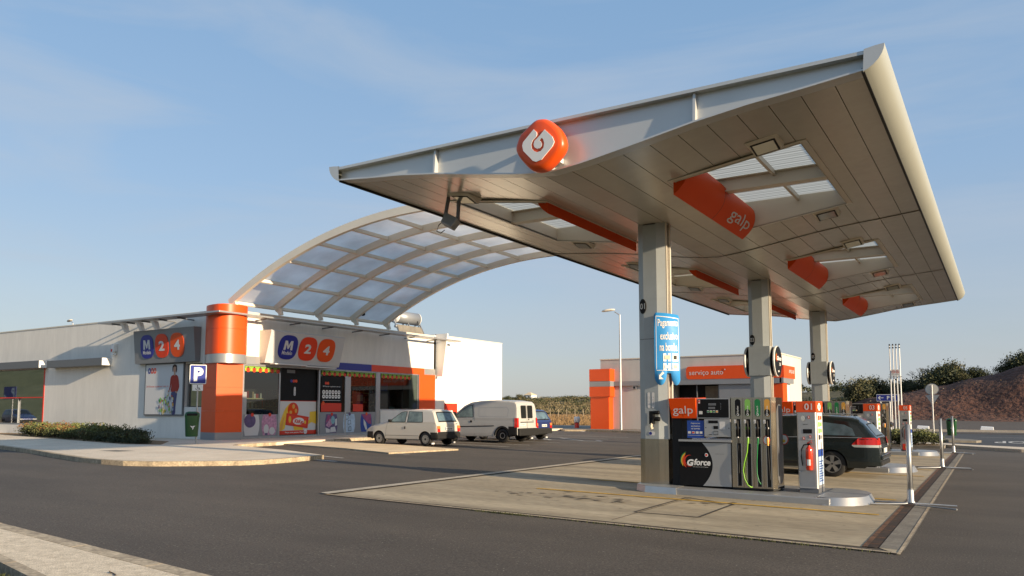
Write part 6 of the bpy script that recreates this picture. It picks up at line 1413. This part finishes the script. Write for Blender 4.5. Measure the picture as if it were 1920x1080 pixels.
# --- cashier inside the shop
px_,py_,pz_=st(-35.9,39.5,.12)
t=thing('person','person in a dark top standing behind the counter inside the shop window','person',(px_,py_,pz_))
def skin_mesh(name,pts,edges,rad,m,root):
    me=bpy.data.meshes.new(name); me.from_pydata([(p[0],p[1],p[2]) for p in pts],edges,[]); me.materials.append(M[m]); o=bpy.data.objects.new(name,me); COL.objects.link(o); o.parent=root
    bpy.context.view_layer.objects.active=o; md=o.modifiers.new('s','SKIN'); md.use_smooth_shade=True
    for i,r in enumerate(rad): me.skin_vertices[0].data[i].radius=(r,r*1.0)
    me.skin_vertices[0].data[0].use_root=True; sb_=o.modifiers.new('d','SUBSURF'); sb_.levels=1; sb_.render_levels=1; return o
PT=[(0,0,.95),(0,0,1.15),(0,0,1.36),(0,0,1.50),(0,0,1.56),(0.01,0,1.66),(0,.18,1.42),(.06,.24,1.18),(.24,.18,1.08),(.33,.15,1.08),(0,-.18,1.42),(.05,-.24,1.18),(.24,-.16,1.10),(.33,-.13,1.10),(0,.10,.90),(.02,.11,.50),(0,.11,.08),(.14,.12,.04),(0,-.10,.90),(.02,-.11,.50),(0,-.11,.08),(.14,-.12,.04)]
ED=[(0,1),(1,2),(2,3),(3,4),(4,5),(2,6),(6,7),(7,8),(8,9),(2,10),(10,11),(11,12),(12,13),(0,14),(14,15),(15,16),(16,17),(0,18),(18,19),(19,20),(20,21)]
RA=[.15,.135,.15,.06,.055,.105,.065,.05,.038,.03,.065,.05,.038,.03,.09,.065,.045,.035,.09,.065,.045,.035]
skin_mesh('body',PT,ED,RA,'skin',t)
PT2=[(0,0,.92),(0,0,1.15),(0,0,1.37),(0,.19,1.42),(.06,.25,1.18),(.2,.2,1.09),(0,-.19,1.42),(.05,-.25,1.18),(.2,-.18,1.11)]
skin_mesh('jumper',PT2,[(0,1),(1,2),(2,3),(3,4),(4,5),(2,6),(6,7),(7,8)],[.165,.15,.165,.08,.062,.05,.08,.062,.05],'goods_dark',t)
b=MB().m('hair'); b.lathe((px_-.02,py_,pz_+1.66),[(.112,-.06),(.122,.02),(.105,.08),(.06,.125),(0,.135)],14); b.build('hair',t)
b=MB().m('skin'); b.lathe((px_+.125,py_,pz_+1.64),[(0,-.02),(.014,-.018),(.006,.02),(0,.022)],8); b.m('dark').box(px_+.105,px_+.112,py_-.045,py_-.02,pz_+1.665,pz_+1.675); b.box(px_+.105,px_+.112,py_+.02,py_+.045,pz_+1.665,pz_+1.675); b.m('jumper').box(px_+.10,px_+.108,py_-.025,py_+.025,pz_+1.60,pz_+1.607); b.build('face',t)
# ================================================================ PLANTS
def leaves(b,pts,size,m,flat=0.0,aspect=.5):
    P=np.array(pts); n=len(P); 
    A=np.random.normal(size=(n,3)); A/=np.linalg.norm(A,axis=1)[:,None]; B=np.random.normal(size=(n,3)); B=np.cross(A,B); B/=np.linalg.norm(B,axis=1)[:,None]
    s=(size*np.random.uniform(.6,1.3,n))[:,None]; a=A*s; q=B*s*aspect
    V=np.stack([P-a,P+q,P+a,P-q],1).reshape(-1,3); b.m(m); o=len(b.v)
    b.v+= [tuple(v) for v in V.tolist()] if not b.T else [tuple(b.T(*v)) for v in V]
    for i in range(n): b.f.append((o+4*i,o+4*i+1,o+4*i+2,o+4*i+3)); b.mi.append(b.cur); b.sm.append(False)
np.random.seed(5)
def clumps(n,cx,cy,cz,rx,ry,rz,cl,cr):
    out=[]; C=[]
    for i in range(cl):
        d=np.random.normal(size=3); d/=np.linalg.norm(d); r=np.random.uniform(.35,.95); C.append((cx+d[0]*rx*r,cy+d[1]*ry*r,cz+d[2]*rz*r))
    for i in range(n):
        c=C[np.random.randint(cl)]; d=np.random.normal(size=3)*cr*.5; out.append((c[0]+d[0]*rx,c[1]+d[1]*ry,max(cz-rz*1.05,c[2]+d[2]*rz)))
    return out
def tree_mesh(h,w,kind,n=1500):
    r=thing('tree','t','tree',(0,0,0)); b=MB().m('bark'); b.tube([(0,0,-.3),(.06*w,0,h*.25),(-.03*w,.04*w,h*.5),(0,0,h*.7)],[.05*h*.5,.035*h*.5,.022*h*.5,.01],7)
    for k in range(6):
        a=2*PI*k/6+.4; z=h*(.28+.06*k); b.tube([(0,0,z),(w*.18*math.cos(a),w*.18*math.sin(a),z+h*.14),(w*.34*math.cos(a),w*.34*math.sin(a),z+h*.24)],[.018*h*.5,.012*h*.5,.004],5)
    b.build('trunk',r)
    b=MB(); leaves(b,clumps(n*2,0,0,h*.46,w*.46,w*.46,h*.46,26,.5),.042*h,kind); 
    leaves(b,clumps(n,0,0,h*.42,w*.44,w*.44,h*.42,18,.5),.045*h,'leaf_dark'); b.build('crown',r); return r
# bank profile (red earth cutting)
def bankz(x,y):
    # base line y=128, rising behind; higher towards +x
    t=min(max((y-126)/18,0),1); hgt=min(max(2.5+(x+22)*.222,1.0),14); s=t*t*(3-2*t)
    return hgt*s
b=MB().m('red_earth'); nx,ny=150,26; xs_=[-45+i*.85 for i in range(nx+1)]; ys_=[125+j*1.6 for j in range(ny+1)]
random.seed(11)
H=[[0]*(ny+1) for _ in range(nx+1)]
from mathutils import noise as mn
for i,x in enumerate(xs_):
    for j,y in enumerate(ys_):
        H[i][j]=bankz(x,y)+ (.0 if j==0 else (mn.noise(Vector((x*.18,y*.18,0)))*.7+mn.noise(Vector((x*.8,y*.8,3)))*.14)*min(1,j/4))
vs=[(x,y,max(-.03,H[i][j])) for i,x in enumerate(xs_) for j,y in enumerate(ys_)]; fs=[(i*(ny+1)+j,(i+1)*(ny+1)+j,(i+1)*(ny+1)+j+1,i*(ny+1)+j+1) for i in range(nx) for j in range(ny)]
b.add(vs,fs,True); struct(b.build('earth_bank'))
# loose stones on the bank
b=MB()
for k in range(600):
    x=random.uniform(-34,12); y=random.uniform(126,146) if x>-16 else random.uniform(126,140); z=bankz(x,y); r=random.uniform(.04,.16)*(1.9 if x<-17 else 1)
    b.m(random.choice(['kerb','red_earth','red_earth','concrete_dark','soil'])); v=[(x+r*random.uniform(-1,1),y+r*random.uniform(-1,1),z+r*random.uniform(-.2,1.1)) for _ in range(5)]; b.add(v,[(0,1,2),(0,2,3),(0,3,4),(0,4,1),(1,2,3,4)])
stuff(b.build('stones'))
# scrub hills behind
def hz(x,y):
    t=min(max((y-150)/120,0),1); base=7.5*t*t*(3-2*t)
    if x<-60 or (x<-30 and y<260): t2=min(max((y-185)/150,0),1); base=6.3*t2*t2*(3-2*t2)
    return base+mn.noise(Vector((x*.02,y*.02,1)))*1.5*t
b=MB().m('scrubland'); nx,ny=70,26; xs_=[-420+i*9 for i in range(nx+1)]; ys_=[92+j*12 for j in range(ny+1)]
vs=[(x,y,hz(x,y)-.06) for x in xs_ for y in ys_]; fs=[(i*(ny+1)+j,(i+1)*(ny+1)+j,(i+1)*(ny+1)+j+1,i*(ny+1)+j+1) for i in range(nx) for j in range(ny)]
b.add(vs,fs,True); struct(b.build('scrub_hills'))
# scrub cover
def ray_x(px,y): # world x seen at picture column px for depth y
    dx=(px-960)/1470; c,s=math.cos(yaw),math.sin(yaw); return y*(dx*c-s)/(c+dx*s) 
b=MB()
for k in range(900):
    y=188+170*random.random(); px=random.uniform(925,1135); x=ray_x(px,y)
    z=hz(x,y); w=random.uniform(1.2,5.0); h=w*random.uniform(.15,.5); kd=random.choice(['leaf_b','leaf_dry','leaf_dry','leaf_dry'] if y<265 else ['leaf_b','leaf_dark','leaf_dry','leaf_b'])
    leaves(b,clumps(60,x,y,z+h*.45,w*.6,w*.6,h*.5,7,.5),.30,kd)
stuff(b.build('scrub')); bpy.data.objects['scrub']['label']='olive scrub covering the low hill between shop and service building'
b=MB()
for k in range(360):
    y=random.uniform(170,330); px=random.choice([random.uniform(1480,1930)]); x=ray_x(px,y); z=hz(x,y); w=random.uniform(2,5); h=w*.7
    leaves(b,clumps(60,x,y,z+h*.5,w*.7,w*.7,h*.6,7,.5),.42,random.choice(['leaf_dark','leaf','leaf_b']))
stuff(b.build('scrub')); 
# grass tufts in the dry field
pts=[(ray_x(random.uniform(925,1135),y),y,0) for y in [58+120*random.random()**1.5 for _ in range(9000)]]
pts=[(x,y,gz(x)) for x,y,z in pts]
bb=MB().m('soil')
for (x,y,z) in pts:
    h=.28*random.uniform(.5,1.4); w=.05; a=random.uniform(0,3); bb.add([(x-w*math.cos(a),y-w*math.sin(a),z),(x+w*math.cos(a),y+w*math.sin(a),z),(x+random.uniform(-.1,.1),y,z+h)],[(0,1,2)])
stuff(bb.build('dry_grass')); bpy.data.objects['dry_grass']['label']='dry straw coloured grass in the field beyond the pavement'
# fence posts in the field
fp_=None
for k in range(13):
    y=130+random.uniform(-6,6); x=ray_x(938+k*15.5,y); b=MB().m('kerb'); b.box(-.05,.05,-.05,.05,0,1.5)
    if fp_ is None: fp_=b.build('fence_post',bevel=.01); o=fp_
    else: o=fp_.copy(); COL.objects.link(o)
    o.location=(x,y,.2); tag(o,'thin wooden fence post in the scrub field between the shop and the service building','fence post','fence posts across the field')
# trees on the skyline
T1=tree_mesh(5.2,5.6,'leaf_b'); T2=tree_mesh(4.6,6.2,'leaf'); T3=tree_mesh(3.4,5.0,'leaf_b',1100)
protos=[T1,T2,T3]; used=[False]*3
TR=[(1505,170,.95,1,'dark rounded tree on the skyline between the service building and the farthest column'),(1520,150,.7,2,'low bush tree beside the right wall of the service building'),(1583,160,.8,1,'dark tree just right of the farthest canopy column'),(1612,146,1.15,0,'tall olive tree on the skyline right of the farthest column'),(1637,150,1.1,0,'bright olive tree left of the vent pipes'),(1655,156,.8,1,'dark tree directly behind the vent pipes'),(1672,150,.85,2,'low olive tree behind the upper part of the vent pipes'),
 (1702,152,.9,1,'dark green tree just right of the vent pipes'),(1718,149,.7,2,'low dense tree left of the bare shrub'),(1763,148,1.25,1,'broad dark tree highest on the bank behind the round road sign'),(1783,150,1.05,0,'olive tree on the bank right of the round road sign'),(1800,147,.8,2,'yellow green tree on the bank edge'),(1832,150,.75,1,'small dark tree above the middle of the red bank'),(1882,153,.8,2,'pale green domed bush on top of the red bank'),(1919,152,1.1,1,'dark tree at the right edge of the photo on the bank'),(1745,146,.6,2,'small low tree at the foot of the broad dark tree')]
for px,y,s,k,lb in TR:
    x=ray_x(px,y); o=protos[k] if not used[k] else dup(protos[k]); used[k]=True; z=max(bankz(x,y),0)-.4; place(o,(x,y,z),random.uniform(0,6),lb,s*.80); o['group']='trees on the skyline beyond the road'
TRL=[(1040,312,'rounded scrub tree left of the service building, nearest the small house'),(1056,300,'wide scrub tree between the small house and the orange pillar'),(1072,325,'tallest scrub tree left of the orange pillar'),(1092,310,'dark scrub tree close to the orange pillar'),(1112,300,'scrub tree touching the orange pillar'),(950,315,'scrub tree beside the right end of the shop'),(965,330,'scrub tree left of the small house'),(975,318,'low scrub tree just left of the small house')]
for px,y,lb in TRL:
    x=ray_x(px,y); o=dup(protos[random.choice((0,1,2))]); place(o,(x,y,hz(x,y)-.9),random.uniform(0,6),lb,random.uniform(.45,.8)); o['group']='scrub trees on the low hill'
# bare shrub
t=thing('bare_shrub','leafless twiggy shrub standing on the skyline left of the broad dark tree','shrub',(ray_x(1727,150),150,bankz(ray_x(1727,150),150)))
b=MB().m('bark'); lx,ly,lz=t.location
def br(p,d,l,r,n):
    q=(p[0]+d[0]*l,p[1]+d[1]*l,p[2]+d[2]*l); b.tube([p,q],[r,r*.6],4,False)
    if n:
        for _ in range(3): dd=Vector((d[0]+random.uniform(-.7,.7),d[1]+random.uniform(-.5,.5),d[2]+random.uniform(-.35,.35))).normalized(); br(q,dd,l*.72,r*.6,n-1)
for k in range(3): br((lx,ly,lz-.3),Vector((random.uniform(-.5,.5),0,1)).normalized(),1.5,.07,4)
b.build('branches',t)
# small house on the hill
hx,hy=ray_x(991,330),330; t=thing('hill_house','small pale house with a tiled roof on the scrub hill skyline','house',(hx,hy,3.5))
b=MB().m('white'); b.box(hx-2.6,hx+1.6,hy,hy+5,4,8.6); b.box(hx+1.6,hx+3.8,hy+1,hy+5,4,7.2); b.build('wall',t)
b=MB().m('orange_dark'); b.m('ramp').add([(hx-2.9,hy-.3,8.5),(hx+1.9,hy-.3,8.5),(hx+1.9,hy+5.3,8.5),(hx-2.9,hy+5.3,8.5),(hx-1.4,hy+2.5,9.9),(hx-.4,hy+2.5,9.9)],[(0,1,5,4),(1,2,5),(2,3,4,5),(3,0,4)]); b.build('roof',t)
b=MB().m('dark'); b.box(hx-2.4,hx-1.6,hy-.03,hy,6.9,8.0); b.box(hx-.2,hx+.6,hy-.03,hy,6.9,8.0); b.build('window',t)
# hedge plants in front of the shop
random.seed(21)
def shrub(m1,m2,n,w,h,name='shrub',long=False):
    r=thing(name,'s','shrub',(0,0,0)); b=MB().m('bark')
    for k in range(7): a=2*PI*k/7; b.tube([(0,0,0),(w*.2*math.cos(a),w*.2*math.sin(a),h*.5),(w*.38*math.cos(a),w*.38*math.sin(a),h*random.uniform(.7,1.05))],[.012,.008,.003],4)
    b.build('stem',r); b=MB()
    leaves(b,clumps(n,0,0,h*.48,w*.5,w*.5,h*.42,12,.55),.052,m1,aspect=.42); leaves(b,clumps(n//2,0,0,h*.70,w*.46,w*.46,h*.40,12,.55),.06,m2,aspect=.38); b.build('foliage',r); return r
S1=shrub('leaf','leaf_light',900,1.25,.62); S2=shrub('leaf_dark','leaf',1100,1.3,.60); S3=shrub('leaf','leaf_red',900,1.2,.62)
us=[False]*3; ordn=['first','second','third','fourth','fifth','sixth','seventh','eighth','ninth','tenth','eleventh','twelfth','thirteenth','fourteenth','fifteenth','sixteenth']
k=0
for i in range(16):
    x=-27.7-i*.92; kind=1 if i<5 else (0 if i%3 else 2); y=18.05+.0+(-x-28)*.21
    for row in (0,1):
        if row and i<3: continue
        o=(S1,S2,S3)[kind] if not us[kind] else dup((S1,S2,S3)[kind]); us[kind]=True
        s=random.uniform(.72,.98)*(.62 if i==0 else (.85 if i==1 else 1)); place(o,(x+random.uniform(-.1,.1),y+row*.9,.38),random.uniform(0,6),f'{ordn[i]} shrub from the right in the {"back" if row else "front"} row along the white wall',s); o['group']='shrubs planted along the white shop wall'
b=MB().m('soil'); sheet(b,[(-26.6,18.0),(-28.3,17.55),(-47,21.3),(-47,23.5),(-29,20.0)],.126); struct(b.build('planting_bed'))
# flowering plants by the last island
for i,(x,y) in enumerate(((-4.35,39.0),(-4.05,39.2),(-3.35,39.0),(-3.0,39.1),(-2.7,39.3))):
    o=dup(S1); place(o,(x,y,.14),i*1.3,['leftmost','second','third','fourth','rightmost'][i]+' light green plant of the row behind post 05 and the vent pipes',.95 if i!=4 else .75); o['group']='plants behind the farthest island'
b=MB().m('concrete_dark'); b.box(-5.2,-2.2,38.4,40.4,-.05,.13); b.m('soil').box(-5.0,-2.4,38.6,40.3,.13,.14); struct(b.build('planter_kerb',bevel=.02))
for o in list(bpy.data.objects):
    if o.parent is None and o.get('label') in ('d','s','t'): print('UNLABELLED',o.name)
b=MB().m('bank_grass'); sheet(b,[(-80,-4),(-12,-14),(-12,-60),(-80,-60)],.1)
b.add([(-400,-2,.2),(-30,-12,.2),(-30,-50,9),(-400,-60,22)],[(0,1,2,3)]); struct(b.build('grass_bank'))
